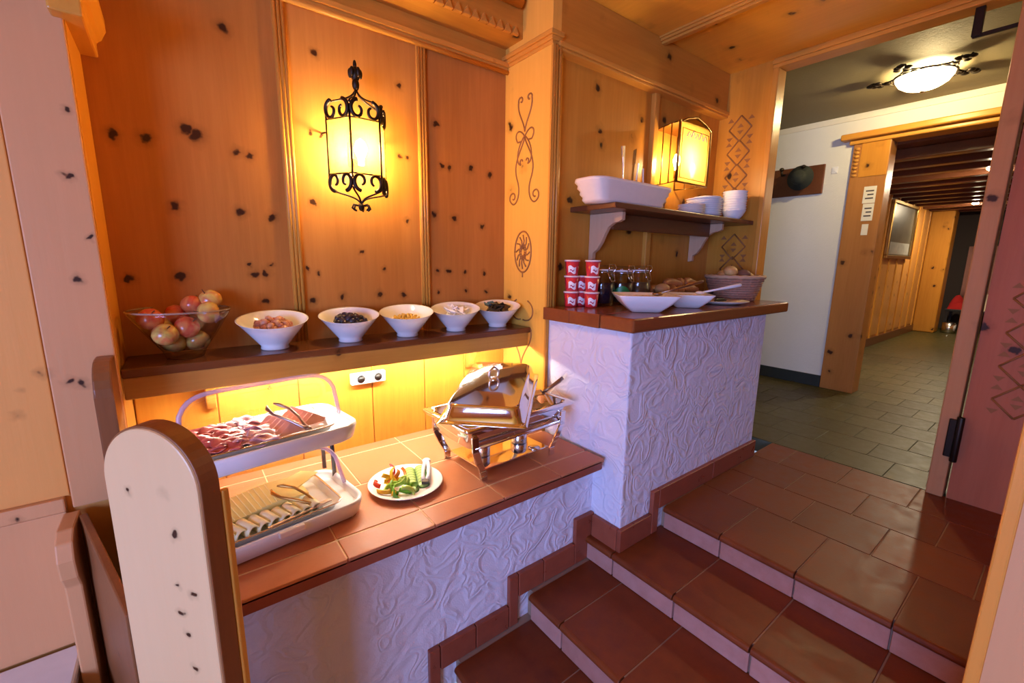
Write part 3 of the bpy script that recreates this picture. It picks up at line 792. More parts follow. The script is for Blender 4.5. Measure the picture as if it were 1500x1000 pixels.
hl = thing('hall_ceiling_lamp', 'flush ceiling lamp with frosted bowl and black iron leaf ornaments in the hall', 'lamp', (4.46, .94, 2.64))
obj('bowl', MB().lathe([(.165, -.03), (.162, -.05), (.140, -.085), (.095, -.115), (.04, -.13), (.001, -.133)], 32), lampglass('frosted_bowl', (1.0, .92, .70), .45), hl)
obj('cap_knob', MB().lathe([(.012, -.136), (.014, -.145), (.001, -.152)], 12), M['brass'], hl)
obj('rim_ring', MB().tube([(.172*math.cos(2*PI*k/32), .172*math.sin(2*PI*k/32), -.032) for k in range(32)], .008, 6, True), M['iron'], hl)
for k in range(5):
    a = 2*PI*k/5+.35
    def q(r, t, z): return ((r-.05)*math.cos(a+t*1.2), (r-.05)*math.sin(a+t*1.2), z)
    mb = MB()
    mb.tube([q(.22, -.28, -.03), q(.25, -.18, -.035), q(.26, -.05, -.03), q(.30, .02, -.025), q(.34, .08, -.02), q(.36, .02, -.015)], .007, 6)
    mb.tube([q(.22, .28, -.03), q(.25, .18, -.035), q(.265, .07, -.03), q(.30, -.02, -.025), q(.33, -.09, -.02)], .006, 6)
    for dr, dt in ((.26, 0), (.31, .10), (.31, -.10), (.36, .03), (.34, -.04)):
        c = q(dr, dt, -.03); mb.ball(c, .034, .026, .012, 8, 6)
    obj('leaf_ornament', mb, M['iron'], hl)
obj('bulb', MB().ball((.02, -.02, -.075), .035, .035, .03), emit('hall_bulb', (1.0, .78, .46), 1900), hl)
for k, (x, y) in enumerate(((6.75, .76), (10.2, 1.26))):
    t_ = thing('downlight', ('small bright spotlight on the corridor ceiling nearer the passage frame', 'small bright spotlight deep in the corridor near the far end')[k], 'spotlight', (x, y, 2.34 if k == 0 else 2.34), 0, 'corridor spotlights')
    obj('housing', MB().lathe([(.05, 0), (.055, -.03), (.055, -.10), (.045, -.105), (.04, -.06), (.001, -.055)], 16), M['steel'], t_)
    obj('lens', MB().ball((0, 0, -.10), .042, .042, .02), emit('spot_lens_%d' % k, (1.0, .82, .55), 2200), t_)

# ================================================================== HALL THINGS
cr = thing('coat_rack', 'dark brown wooden coat rack board with hooks on the cream hall wall', 'coat rack', (XH-.001, 2.1, 2.10))
obj('board', MB().box(-.025, 0, -.36, .40, -.15, .13), M['dark'], cr, .006)
for y in (-.20, .0, .20):
    mb = MB(); mb.tube([(-.03, y, .07), (-.09, y, .06), (-.11, y, .10)], .012, 8); mb.ball((-.11, y, .115), .022, .022, .018)
    obj('hook', mb, M['iron'], cr)
hat = tag(obj('hat', MB().lathe([(.001, .12), (.07, .11), (.085, .06), (.09, .0), (.15, -.015), (.15, -.02), (.08, -.012), (.001, -.012)], 20, Matrix.Translation((XH-.12, 1.92, 2.11)) @ Matrix.Rotation(-PI/2, 4, 'Y') @ Matrix.Scale(.8, 4)), plain('dark_green_felt', (.02, .025, .018), .9)),
          'dark felt hat hanging on the hall coat rack', 'hat')
sw = thing('light_switch', 'small white switch plate on the cream hall wall right of the coat rack', 'switch', (XH, 1.66, 2.16))
obj('plate', MB().box(-.008, 0, -.025, .025, -.03, .03), M['whitepl'], sw, .003); obj('rocker', MB().box(-.012, -.008, -.012, .012, -.018, .018), M['whitepl'], sw, .002)
paper = plain('notice_paper', (.80, .76, .62), .7)
for k, (y0, y1, z0, z1, lb) in enumerate(((1.30, 1.395, 1.82, 1.97, 'upper white notice sheet pinned on the wooden passage frame'), (1.30, 1.385, 1.66, 1.815, 'middle notice sheet with dark mark on the wooden passage frame'), (1.32, 1.37, 1.53, 1.63, 'small lowest paper label on the wooden passage frame'))):
    n_ = thing('notice', lb, 'notice', (XH-.031, (y0+y1)/2, z0), 0, 'notices on the passage frame')
    obj('sheet', MB().box(-.002, 0, (y0-y1)/2, (y1-y0)/2, 0, z1-z0), paper, n_)
    if k < 2:
        for j in range(3):
            obj('printed_line', MB().box(-.003, -.002, (y0-y1)*.32, (y1-y0)*(.32-.15*(j % 2)), (z1-z0)*(.25+.22*j), (z1-z0)*(.25+.22*j)+.012), plain('print_ink_%d%d' % (k, j), (.06, .05, .05), .6), n_)
def picture(x0, x1, z0, z1, label):
    y = 1.934
    p = thing('framed_picture', label, 'picture', ((x0+x1)/2, y, z0))
    w2 = (x1-x0)/2; h = z1-z0; f = .05
    for a in ((-w2, w2, 0, f), (-w2, w2, h-f, h), (-w2, -w2+f, f, h-f), (w2-f, w2, f, h-f)):
        obj('frame_bar', MB().box(a[0], a[1], -.05, 0, a[2], a[3]), M['brass'], p, .008)
    obj('canvas', MB().box(-w2+f, w2-f, -.015, 0, f, h-f), plain('picture_canvas', (.10, .085, .06), .35, var=.6, vscale=4), p)
    obj('mount', MB().box(-w2+f+.03, w2-f-.03, -.017, -.012, f+.02, f+.20), plain('picture_light', (.30, .29, .26), .5, var=.4, vscale=8), p)
picture(8.55, 10.0, 1.36, 2.22, 'dark picture in a thin golden frame on the corridor wall')
fp = tag(obj('far_pillar', MB().box(-.18, .18, -.16, .16, 0, 2.34), M['pine'], None, .02, (11.55, 1.79, 0)), 'broad orange pine pillar at the far end of the corridor', 'pillar')
tb = thing('far_table', 'dark low table with dishes at the far end of the corridor', 'table', (12.05, 1.22, 0))
obj('top', MB().box(-.25, .25, -.45, .38, .40, .44), M['black'], tb, .005)
for sx in (-1, 1):
    for sy in (-.42, .34): obj('leg', MB().box(sx*.22-.02, sx*.22+.02, sy-.02, sy+.02, 0, .40), M['black'], tb)
def blob_cloth(name, loc, sx, sy, sz, col, label):
    mb = MB(); mb.grid(lambda u, v: ((u-.5)*2*sx, (v-.5)*2*sy, sz*max(0, math.sin(PI*u)*math.sin(PI*v))**.6*(1+.25*math.sin(9*u+5*v))), 14, 14)
    mb.box(-sx*.9, sx*.9, -sy*.9, sy*.9, 0, .01)
    tag(obj(name, mb, plain(name+'_cloth', col, .9), None, 0, loc), label, 'cloth')
blob_cloth('red_cloth', (12.0, 1.46, .442), .16, .12, .22, (.45, .012, .012), 'crumpled red cloth on the far corridor table')
blob_cloth('cream_cloth', (12.0, 1.15, .442), .18, .17, .30, (.70, .60, .45), 'heap of cream cloth on the far corridor table')
for k, (y, r) in enumerate(((1.47, .10), (1.22, .11))):
    b_ = tag(obj('basin', MB().lathe([(r*.8, 0), (r, .02), (r*1.05, .20), (r*.98, .20), (r*.9, .03), (.001, .03)], 18, None), M['steel'] if k == 0 else M['porcelain'], None, 0, (11.65, y, 0)),
             ('grey metal basin on the floor at the corridor end', 'white basin on the floor at the corridor end')[k], 'basin', 'basins at the corridor end')
ct_ = tag(obj('far_curtain', MB().grid(lambda u, v: (12.42+.03*math.sin(u*30), 1.50-u*1.1, .62+v*1.02), 40, 4), plain('rose_curtain', (.42, .20, .17), .85), None, solid=.01), 'rose coloured curtain hanging in the dark far end of the corridor', 'curtain')

# ================================================================== BUFFET SHELF: BOWLS
def slanted(p, z0, h, k):    # tilt the rim of a bowl: high at the back right
    f = max(0, (p[2]-z0)/h)
    return (p[0], p[1], p[2]+k*f*f*(p[1]*.75+p[0]*.15))
def bowl_mesh():
    prof = [(.001, .004), (.048, .0), (.052, .004), (.050, .016), (.062, .030), (.100, .080), (.128, .118), (.132, .122), (.126, .120), (.096, .082), (.058, .036), (.001, .030)]
    return MB().lathe(prof, 36, None, True, lambda p: slanted(p, .02, .10, .22))
BOWLS = [(.300, 1.985, 'nuts', 1.0), (.605, 1.985, 'prunes', .98), (.875, 1.975, 'yellow dried fruit', .98), (1.155, 1.99, 'white sachets', .98), (1.425, 1.99, 'dark tea bags', .98)]
BL = ['white slanted bowl of brownish round dates, next to the glass fruit bowl', 'white slanted bowl holding dark blue black prunes', 'middle white slanted bowl holding yellow dried fruit pieces',
      'white slanted bowl filled with white paper sachets', 'white slanted bowl of dark tea sachets, rightmost on the long shelf']
bw0 = None
for k, (x, y, nm, s) in enumerate(BOWLS):
    if bw0 is None:
        bw0 = tag(obj('slanted_bowl', bowl_mesh(), M['porcelain'], None, 0, (x, y, ZS)), BL[0], 'bowl', 'slanted bowls on the long shelf')
    else:
        dup(bw0, (x, y, ZS), (0, 0, -.12*k), BL[k], None, (s, s, s))
def lump_proto(name, rx, ry, rz, mat, jit, label, cat, group):
    return tag(obj(name, MB().ball((0, 0, 0), rx, ry, rz, 10, 7, jit), mat), label, cat, group)
def fill(proto, cx, cy, z0, R, n, dome, spread=1.0, tilt=1.0):
    first = True
    for i in range(n):
        r = R*math.sqrt((i+.5)/n); a = i*2.39996
        x, y = cx+r*math.cos(a), cy+r*math.sin(a)
        z = z0+dome*(1-(r/R)**2)+random.uniform(-.004, .004)+.16*(y-cy)
        rot = (random.uniform(-tilt, tilt), random.uniform(-tilt, tilt), random.uniform(0, 6.28))
        if first: proto.location = (x, y, z); proto.rotation_euler = rot; first = False
        else:
            s = random.uniform(.85, 1.12); dup(proto, (x, y, z), rot, None, None, (s, s, s))
x, y = BOWLS[0][:2]
dm = plain('date_skin', (.36, .13, .085), .4, var=.35, vscale=50)
fill(lump_proto('date', .019, .015, .014, dm, .05, 'round brownish date in the white bowl by the fruit', 'date', 'dates in the first bowl'), x, y, ZS+.088, .070, 30, .018)
fill(lump_proto('date', .017, .014, .013, plain('pale_date_skin', (.50, .24, .15), .4, var=.3, vscale=50), .05, 'paler pinkish date in the white bowl by the fruit', 'date', 'pale dates in the first bowl'), x+.004, y-.006, ZS+.098, .060, 11, .018)
x, y = BOWLS[1][:2]
fill(lump_proto('prune', .021, .015, .013, plain('prune_skin', (.018, .016, .035), .35, var=.4, vscale=60), .16, 'wrinkled dark blue prune in the white bowl', 'prune', 'prunes in the second bowl'), x, y, ZS+.086, .066, 30, .026)
x, y = BOWLS[2][:2]
fill(lump_proto('dried_fruit', .012, .009, .006, plain('dried_fruit_yellow', (.72, .46, .09), .5, var=.3, vscale=60), .2, 'small yellow dried fruit piece in the middle white bowl', 'dried fruit', 'dried fruit in the third bowl'), x, y, ZS+.078, .064, 42, .018)
x, y = BOWLS[3][:2]
sac = tag(obj('sachet', MB().box(-.028, .028, -.022, .022, -.003, .003), plain('sachet_paper', (.80, .80, .82), .5)), 'white paper sachet in the white bowl', 'sachet', 'white sachets in the fourth bowl')
obj('printed_stripe', MB().box(-.008, .008, -.018, .018, .003, .0035), plain('sachet_print', (.35, .34, .40), .5), sac)
fill(sac, x, y, ZS+.098, .052, 14, .018, 1, .8)
x, y = BOWLS[4][:2]
tea = tag(obj('tea_sachet', MB().box(-.028, .028, -.024, .024, -.004, .004), plain('tea_foil', (.035, .025, .018), .3, var=.5)), 'dark wrapped tea sachet in the rightmost white bowl', 'tea bag', 'tea sachets in the fifth bowl')
fill(tea, x, y, ZS+.098, .050, 13, .022, 1, .8)
fill(tag(obj('tea_sachet', MB().box(-.022, .022, -.018, .018, -.003, .003), plain('tea_foil_green', (.10, .22, .18), .35)), 'small greenish tea packet in the rightmost white bowl', 'tea bag', 'green packets in the fifth bowl'), x-.035, y+.025, ZS+.118, .02, 2, .01)

# glass bowl with apples
gb = tag(obj('fruit_bowl', MB().lathe([(.001, .012), (.05, .0), (.058, .004), (.068, .03), (.105, .085), (.150, .160), (.156, .176), (.152, .176), (.145, .160), (.10, .088), (.062, .035), (.001, .028)], 40), M['glass'], None, 0, (.005, 1.995, ZS), 0),
         'clear glass bowl heaped with apples at the left end of the long shelf', 'bowl')
obj('rim', MB().tube([(.154*math.cos(2*PI*k/40), .154*math.sin(2*PI*k/40), .176) for k in range(40)], .0035, 6, True), clear('glass_rim', (.85, .85, .85), .8, .05, .25, (.7, .6, .5)), gb)
def apple_mesh():
    def fn(p): return p
    prof = []
    for i in range(13):
        t = PI*i/12
        r = math.sin(t)*(1+.10*math.cos(t)); z = -math.cos(t)*.92
        dip = .22*math.exp(-((math.sin(t)/.33)**2)); z += -dip if z > 0 else dip*.6
        prof.append((max(r, .001)*.040, z*.040))
    return MB().lathe(prof, 18)
def apple_mat(name, a, b):
    t = NT(name); nz = t.noise(t.coord((1, 1, .5)), 26, 3, .5, .8)
    t.l(t.mix(t.ramp(nz.outputs[0], [(.38, 0.0), (.62, 1.0)]), a, b), t.b.inputs['Base Color']); t.b.inputs['Roughness'].default_value = .22; return t.m
AM = [apple_mat('red_apple', (.55, .06, .035), (.62, .22, .08)), apple_mat('yellow_apple', (.62, .48, .12), (.58, .20, .07))]
AP = [(-.082, 1.975, .150, 0, 'red apple against the left rim of the glass bowl'), (-.045, 1.935, .098, 1, 'yellowish apple low on the left in the glass bowl'), (.085, 1.955, .165, 1, 'yellow and red apple against the right rim of the glass bowl'),
      (.100, 2.055, .205, 1, 'yellow apple highest on the heap of the glass bowl'), (.045, 2.06, .185, 0, 'red apple behind the topmost one in the glass bowl'), (-.005, 2.065, .150, 0, 'red apple at the back middle of the glass bowl'),
      (.020, 1.965, .115, 0, 'dark pink apple in the middle of the glass bowl'), (-.025, 1.985, .062, 1, 'pale apple at the bottom left of the glass bowl'), (.045, 1.99, .060, 1, 'golden apple at the bottom right of the glass bowl'), (-.06, 2.05, .115, 1, 'yellow apple at the back left of the glass bowl')]
ap0 = {}
for x, y, z, kd, lb in AP:
    if kd not in ap0:
        a_ = thing('apple', lb, 'apple', (x, y, ZS+z), 0, 'apples in the glass bowl'); ap0[kd] = a_
        obj('flesh', apple_mesh(), AM[kd], a_)
        obj('stem', MB().tube([(0, 0, .026), (.002, 0, .036), (.006, 0, .044)], .002, 6), M['dark'], a_)
        a_.rotation_euler = (.7, .3, 0)
    else:
        dup(ap0[kd], (x, y, ZS+z), (random.uniform(-1.6, 1.6), random.uniform(-.6, .6), random.uniform(0, 6)), lb)

def nth(i, n, frm):
    W_ = ('first', 'second', 'third', 'fourth', 'fifth', 'sixth', 'seventh', 'eighth', 'ninth', 'tenth', 'eleventh', 'twelfth', 'thirteenth', 'fourteenth', 'fifteenth', 'sixteenth')
    return W_[i]+' from the '+frm
# ================================================================== BUFFET COUNTER: DISPLAY CASE
BR = math.radians(8)
def tray_mesh():
    mb = MB()
    mb.loft([(0, .245, .150, .06), (.010, .262, .166, .07), (.055, .272, .176, .075), (.064, .270, .174, .073), (.066, .262, .166, .066), (.058, .256, .160, .062), (.040, .250, .154, .06)], None, True, False, 7)
    n = 28; k = len(mb.v)-n; mb.f.append(list(range(k, k+n))); mb.s.append(False); mb.mi.append(0)
    return mb
def lid_mesh(a0, a1, L=.258, R=.168):
    rim = []
    for i in range(41):
        u = -1+2*i/40
        r_ = R*(1-abs(u)**7)**(1/2.6) if abs(u) < 1 else 0
        rim.append((u*L, r_))
    mb = MB(); nv = 14
    vs = []; fs = []
    for j in range(nv+1):
        a = a0+(a1-a0)*j/nv
        for x_, r_ in rim: vs.append((x_, r_*math.sin(a), r_*math.cos(a)))
    for j in range(nv):
        for i in range(40): fs.append((j*41+i, j*41+i+1, (j+1)*41+i+1, (j+1)*41+i))
    mb.add(vs, fs, True); return mb, rim
dc_ = thing('display_case', 'two tier white cold display case with clear roll covers on the buffet counter', 'display case', (.197, 1.628, CT), BR)
lids = []
for k, (dx, dy, dz) in enumerate(((0, 0, 0), (.022, .062, .268))):
    Mv = Vector((dx, dy, dz))
    o = obj('tray_base', tray_mesh(), M['whitepl'], dc_, 0, Mv)
    # inner steel dish
    mb = MB(); mb.loft([(.046, .205, .125, .03), (.066, .215, .135, .035), (.070, .224, .144, .04), (.072, .222, .142, .04), (.068, .213, .133, .034), (.052, .203, .123, .03)], None, True, False, 6)
    n = 24; kk = len(mb.v)-n; mb.f.append(list(range(kk, kk+n))); mb.s.append(False); mb.mi.append(0)
    mb.v = [(a-.03, b, c) for a, b, c in mb.v]
    obj('dish', mb, bpy.data.materials.get('satin_dish') or plain('satin_dish', (.80, .80, .78), .25, var=.03), o)
    obj('dish_rim', MB().tube([(-.03+a_*(.183)+(.04*math.cos(t_)), b_*.103+.04*math.sin(t_), .071) for a_, b_, t_ in [(sx_, sy_, q_*PI/2+PI/2*k_/6) for q_, (sx_, sy_) in enumerate(((1,1),(-1,1),(-1,-1),(1,-1))) for k_ in range(7)]], .0035, 6, True), M['steel'], o)
    lm, rim = lid_mesh(math.radians(4 if k else 22), math.radians(94))
    lid = obj('roll_cover', lm, M['clear'], dc_, 0, Mv+Vector((0, 0, .062)))
    a = math.radians(4 if k else 22)
    obj('cover_rim', MB().tube([(x_, r_*math.sin(a), r_*math.cos(a)) for x_, r_ in rim], .008, 8), M['rim'], lid)
    if k == 0: obj('front_grip', MB().box(-.04, .04, -.186, -.172, .045, .066), M['ceramic'], o, .004)
for x_, y_ in ((.262, .10), (-.262, .10), (.262, .20), (-.262, .20)):
    obj('upright', MB().tube([(x_, y_, .05), (x_+.006*(1 if x_ > 0 else -1), y_+.03, .28)], .009, 8), M['black'], dc_)
# food on the trays
Rz = Matrix.Rotation(BR, 3, 'Z')
def on_tray(k, x, y, z):
    d = ((0, 0, 0), (.022, .062, .268))[k]
    v = Rz @ Vector((x+d[0], y+d[1], 0)); return (.197+v.x, 1.628+v.y, CT+d[2]+.056+z)
chm = plain('cheese_yellow', (.95, .82, .30), .45, var=.06); chw = plain('cheese_pale', (.95, .87, .52), .45, var=.06)
p0 = None
for i in range(16):
    x_ = -.20+i*.0175
    if p0 is None:
        p0 = tag(obj('cheese_slice', MB().box(-.055, .055, -.065, .075, -.0022, .0022), chm, None, .001), 'yellow cheese slice fanned on the lower tray, first from the left', 'cheese slice', 'fanned yellow cheese slices')
        p0.location = on_tray(0, x_, .045, .008); p0.rotation_euler = (.10, .16, BR+.25)
    else: dup(p0, on_tray(0, x_, .045+.0005*i, .008+.0016*i), (.10, .16-.004*i, BR+.25-.015*i), 'yellow cheese slice fanned on the lower tray, '+nth(i, 16, 'left'))
p1 = tag(obj('cheese_slice', MB().prism([(-.06, -.05), (.075, .02), (.03, .075), (-.05, .06)], 2, -.002, .002), chm), 'large yellow cheese slice at the right end of the lower tray', 'cheese slice')
p1.location = on_tray(0, .115, .065, .034); p1.rotation_euler = (.05, -.1, BR)
p0 = None
def fold_mesh():
    return MB().grid(lambda u, v: (.019*math.cos(PI*1.15*u-.2), (v-.5)*.080, .024*math.sin(PI*1.15*u-.2)+.004), 12, 3)
for i in range(10):
    x_ = -.205+i*.034
    if p0 is None:
        p0 = tag(obj('rolled_cheese', fold_mesh(), chw, None, 0, solid=.004), 'pale rolled cheese slice at the lower tray front, first from the left', 'cheese slice', 'folded pale cheese rolls')
        p0.location = on_tray(0, x_, -.082, .0); p0.rotation_euler = (0, 0, BR+.35)
    else: dup(p0, on_tray(0, x_, -.082+.002*(i % 3), .002*(i % 2)), (0, .05*(i % 3), BR+.35-.03*i), 'pale rolled cheese slice at the lower tray front, '+nth(i, 10, 'left'))
hamm = plain('ham_pink', (.72, .36, .28), .4, var=.15, vscale=25)
prom = plain('cured_ham_red', (.50, .10, .085), .4, var=.45, vscale=35)
pim = plain('pale_cured_ham', (.72, .38, .38), .4, var=.3, vscale=35)
def rag(seed):
    rnd = random.Random(seed)
    ph = [rnd.uniform(0, 6) for _ in range(4)]
    return MB().grid(lambda u, v: ((u-.5)*.085+.006*math.sin(7*v+ph[0]), (v-.5)*.055+.006*math.sin(6*u+ph[1]), (.005*math.sin(9*u+ph[2])*math.cos(3*v)+.004*math.sin(8*v+ph[3]))), 14, 8)
for mat_, nx, x0, lb, gp in ((prom, 2, -.195, 'ruffled slice of dark red cured ham on the upper tray', 'red cured ham'), (pim, 2, -.085, 'ruffled slice of pale pink cured ham on the upper tray', 'pale cured ham')):
    pr = [tag(obj('cured_ham_slice', rag(q), mat_, None, 0, solid=.002), lb, 'ham slice', gp) for q in (1, 2)]
    us = [0, 0]
    for j in range(7):
        for i in range(nx):
            loc = on_tray(1, x0+i*.052+random.uniform(-.006, .006), .11-j*.036, .014+.004*(j % 2)+.002*i); r_ = (random.uniform(-.25, .25), random.uniform(-.2, .2), BR+random.uniform(-.5, .5))
            q = (i+j) % 2
            if not us[q]: pr[q].location = loc; pr[q].rotation_euler = r_; us[q] = 1
            else: dup(pr[q], loc, r_)
def ham_tri():  # folded to a triangle, apex up
    mb = MB(); mb.prism([(-.058, 0), (.058, 0), (0, .040)], 1, -.0022, .0022); return mb
p0 = None
for g, (xg, yg, n_, lb) in enumerate(((.055, -.045, 6, 'pink folded ham triangle, left pack on the upper tray'), (.150, .0, 6, 'pink folded ham triangle, right pack on the upper tray'))):
    q0 = None
    for i in range(n_):
        loc = on_tray(1, xg-.006*i, yg-.05+i*.028, .004); rot = (-.62, 0, BR+.08)
        if q0 is None and p0 is None:
            q0 = p0 = tag(obj('ham_slice', ham_tri(), hamm, None, .0012), lb+', '+nth(i, 6, 'front'), 'ham slice', 'triangular ham slices'); p0.location = loc; p0.rotation_euler = rot
        else: q0 = dup(p0, loc, rot, lb+', '+nth(i, 6, 'front'))
# serving tongs on both trays
def tongs(name, label, loc, rz, L, mat, tilt=0.35, spread=.03, parentgroup=None):
    t_ = thing(name, label, 'tongs', loc, rz)
    for s in (-1, 1):
        P3 = [(0, 0, 0), (L*.1, s*.006, .004), (L*.35, s*spread*.6, .006+tilt*L*.3), (L*.7, s*spread, .004+tilt*L*.62), (L*.92, s*spread*.75, tilt*L*.85), (L, s*spread*.4, tilt*L*.95)]
        obj('arm', MB().tube(P3, [.006, .006, .005, .005, .007, .003], 6), mat, t_)
    obj('spring_end', MB().tube([(.004, -.008, 0), (-.012, 0, .0), (.004, .008, 0)], .006, 6), mat, t_)
    return t_
dkst = metal('dark_steel', (.35, .27, .24), .3)
tongs('serving_tongs', 'dark steel tongs leaning among the ham on the upper tray', on_tray(1, .095, -.115, .018), BR+2.05, .16, dkst, .45, .035)
tongs('serving_tongs', 'thin metal tongs lying across the cheese on the lower tray', on_tray(0, .115, -.115, .018), BR+2.15, .18, M['brass'], .25, .035)
tag(obj('knife', MB().box(-.10, .10, -.006, .006, -.002, .002).box(.06, .115, -.010, .010, -.006, .006), M['steel'], None, .002, on_tray(0, .04, -.13, .020), BR+.12), 'cheese knife lying along the front of the lower tray', 'knife')

# ================================================================== BUFFET COUNTER: CHAFING DISH
cf = thing('chafing_dish', 'polished steel chafing dish on four legs at the right of the buffet counter', 'chafing dish', (1.165, 1.60, CT), math.radians(3))
mb = MB(); mb.loft([(.150, .262, .132, .03), (.158, .272, .142, .035), (.235, .290, .160, .03), (.248, .292, .162, .03)], None, True, False, 6)
obj('water_pan', mb, M['chrome'], cf)
mb = MB(); mb.loft([(.247, .285, .155, .03), (.247, .318, .182, .02), (.258, .320, .184, .02), (.262, .316, .180, .02), (.260, .285, .152, .03), (.200, .268, .138, .03)], None, False, True, 6)
obj('food_pan', mb, M['chrome'], cf)
obj('food', MB().grid(lambda u, v: ((u-.5)*.52, (v-.5)*.26, .225+.012*math.sin(23*u)*math.sin(17*v)), 40, 24), plain('scrambled_egg', (.75, .52, .15), .5, var=.2), cf)
for sx in (-1, 1):
    for sy in (-1, 1):
        pts = [(sx*.262, sy*.160, .215), (sx*.258, sy*.158, .15), (sx*.235, sy*.150, .09), (sx*.208, sy*.143, .04), (sx*.205, sy*.145, .0)]
        lg = MB()
        for (a, b, c), (d, e_, f) in zip(pts[:-1], pts[1:]):
            w_ = .017
            lg.add([(a-w_, b-.005, c), (a+w_, b-.005, c), (a+w_, b+.005, c), (a-w_, b+.005, c), (d-w_, e_-.005, f), (d+w_, e_-.005, f), (d+w_, e_+.005, f), (d-w_, e_+.005, f)],
                   [(0,1,2,3),(7,6,5,4),(0,4,5,1),(1,5,6,2),(2,6,7,3),(3,7,4,0)])
        obj('leg', lg, M['chrome'], cf, .002)
mb = MB(); mb.tube([(-.258, -.158, .165), (.258, -.158, .165), (.258, .158, .165), (-.258, .158, .165)], .008, 6, True); obj('frame_rail', mb, M['chrome'], cf)
obj('burner_shelf', MB().box(-.20, .20, -.13, .13, .036, .042), M['chrome'], cf, .003)
for x_ in (-.11, .12):
    bn = obj('burner', MB().lathe([(.038, .043), (.040, .047), (.040, .085), (.036, .09), (.015, .088), (.001, .088)], 20), M['steel'], cf, 0, (x_, 0, 0))
obj('foot_plate', MB().lathe([(.001, 0), (.028, 0), (.03, .003), (.001, .006)], 16), M['steel'], cf, 0, (.13, -.10, .042))
# lid, turned askew on the dish
LV = Matrix.Rotation(math.radians(-3), 3, 'Z') @ Vector((-.005, .045, 0))
mb = MB(); mb.loft([(0, .318, .190, .012), (.004, .320, .192, .012), (.005, .306, .178, .03), (.005, .306, .178, .03), (.012, .298, .170, .04), (.062, .288, .160, .045), (.072, .283, .155, .045), (.076, .275, .147, .045), (.076, .275, .147, .045), (.086, .150, .070, .03), (.086, .150, .070, .03), (.088, .05, .03, .01)], None, False, True, 7)
ld = obj('lid', mb, M['chrome'], cf, 0, (LV.x, LV.y, .292), math.radians(42))
ld.rotation_euler = (0, -.10, math.radians(42))
obj('handle', MB().tube([(0, .0+.030*math.cos(2*PI*k/20)*.9, .115+.030*math.sin(2*PI*k/20)) for k in range(20)], .006, 8, True, Matrix.Rotation(PI/4, 4, 'Z')), M['steel'], ld)
obj('handle_base', MB().lathe([(.022, .086), (.022, .092), (.008, .096), (.001, .098)], 16), M['steel'], ld)
# serving spatula behind the lid
sv = thing('serving_ladle', 'dark steel serving spoon resting in the open end of the chafing dish', 'serving spoon', (1.37, 1.60, CT+.262), math.radians(-18))
mb = MB(); mb.grid(lambda u, v: ((u-.5)*.11, (v-.5)*.075, .012+.02*((u-.5)**2+(v-.5)**2)), 8, 6); obj('blade', mb, dkst, sv, solid=.003)
obj('handle', MB().tube([(.05, 0, .018), (.09, 0, .04), (.14, 0, .07), (.16, .0, .085)], [.008, .008, .011, .010], 8), dkst, sv)

# ================================================================== BUFFET COUNTER: PLATE WITH VEGETABLES
PLX, PLY = .682, 1.602
tag(obj('plate', MB().lathe([(.001, .004), (.075, .0), (.080, .003), (.100, .008), (.150, .020), (.153, .023), (.149, .024), (.100, .013), (.078, .009), (.001, .009)], 44), M['porcelain'], None, 0, (PLX, PLY, CT)), 'round white plate with vegetables on the terracotta counter', 'plate')
def cuc_mat():
    t = NT('cucumber'); tc = t.n('ShaderNodeTexCoord'); ln = t.n('ShaderNodeVectorMath', operation='LENGTH'); t.l(tc.outputs['Object'], ln.inputs[0])
    r_ = t.ramp(ln.outputs['Value'], [(0.0, (.36, .50, .16)), (.010, (.44, .58, .22)), (.0180, (.27, .47, .11)), (.0212, (.03, .13, .015))]); t.l(r_, t.b.inputs['Base Color']); t.b.inputs['Roughness'].default_value = .3; return t.m
cm = cuc_mat(); c0 = None
rows = [((.010, -.082), (.062, .072), 8, 'cucumber slice in the row beside the peppers'), ((.062, -.070), (.108, .062), 7, 'cucumber slice in the row beside the tongs')]
# rows run from the front of the plate to its back, in the plate's own plan
for (xa, ya), (xb, yb), n_, lb in rows:
    for i in range(n_):
        t_ = i/(n_-1); x_, y_ = xa+(xb-xa)*t_, ya+(yb-ya)*t_
        loc = (PLX+x_-.010, PLY+y_+.01, CT+.017+.002*math.sin(t_*PI)); rot = (.30, 0, -.3)
        if c0 is None:
            c0 = tag(obj('cucumber_slice', MB().lathe([(.001, -.0018), (.0232, -.0018), (.0240, 0), (.0232, .0018), (.001, .0018)], 20), cm), lb+', '+nth(i, 11, 'front'), 'cucumber slice', 'cucumber slices on the plate'); c0.location = loc; c0.rotation_euler = rot
        else: dup(c0, loc, rot, lb+', '+nth(i, 11, 'front'))
def strip_mesh(L, wd):
    return MB().grid(lambda u, v: (L*math.cos((u-.5)*2.4)*.5, L*math.sin((u-.5)*2.4)*.55, wd*(v-.5)+.004*math.sin(u*5)), 10, 2)
PEP = [('yellow', (.80, .48, .03)), ('orange', (.75, .20, .03)), ('red', (.55, .04, .02)), ('green', (.13, .36, .03)), ('lime', (.40, .60, .10))]
pp = {}
lay = [(-.095, -.020, .02, 0), (-.085, .030, .025, 0), (-.060, -.005, .04, 0), (-.045, .040, .045, 1), (-.055, .060, .055, 2), (-.030, .020, .05, 0), (-.015, .045, .04, 1), (.0, .062, .03, 2), (-.070, .05, .045, 0),
       (-.075, -.045, .03, 4), (-.055, -.050, .035, 3), (-.035, -.040, .04, 4), (-.030, -.062, .025, 3), (-.060, -.078, .018, 3), (-.012, -.058, .028, 3), (-.015, -.025, .038, 4), (-.045, -.02, .05, 4), (-.095, -.05, .02, 0), (-.005, -.078, .018, 3), (-.035, -.085, .018, 4), (-.10, .012, .025, 2)]
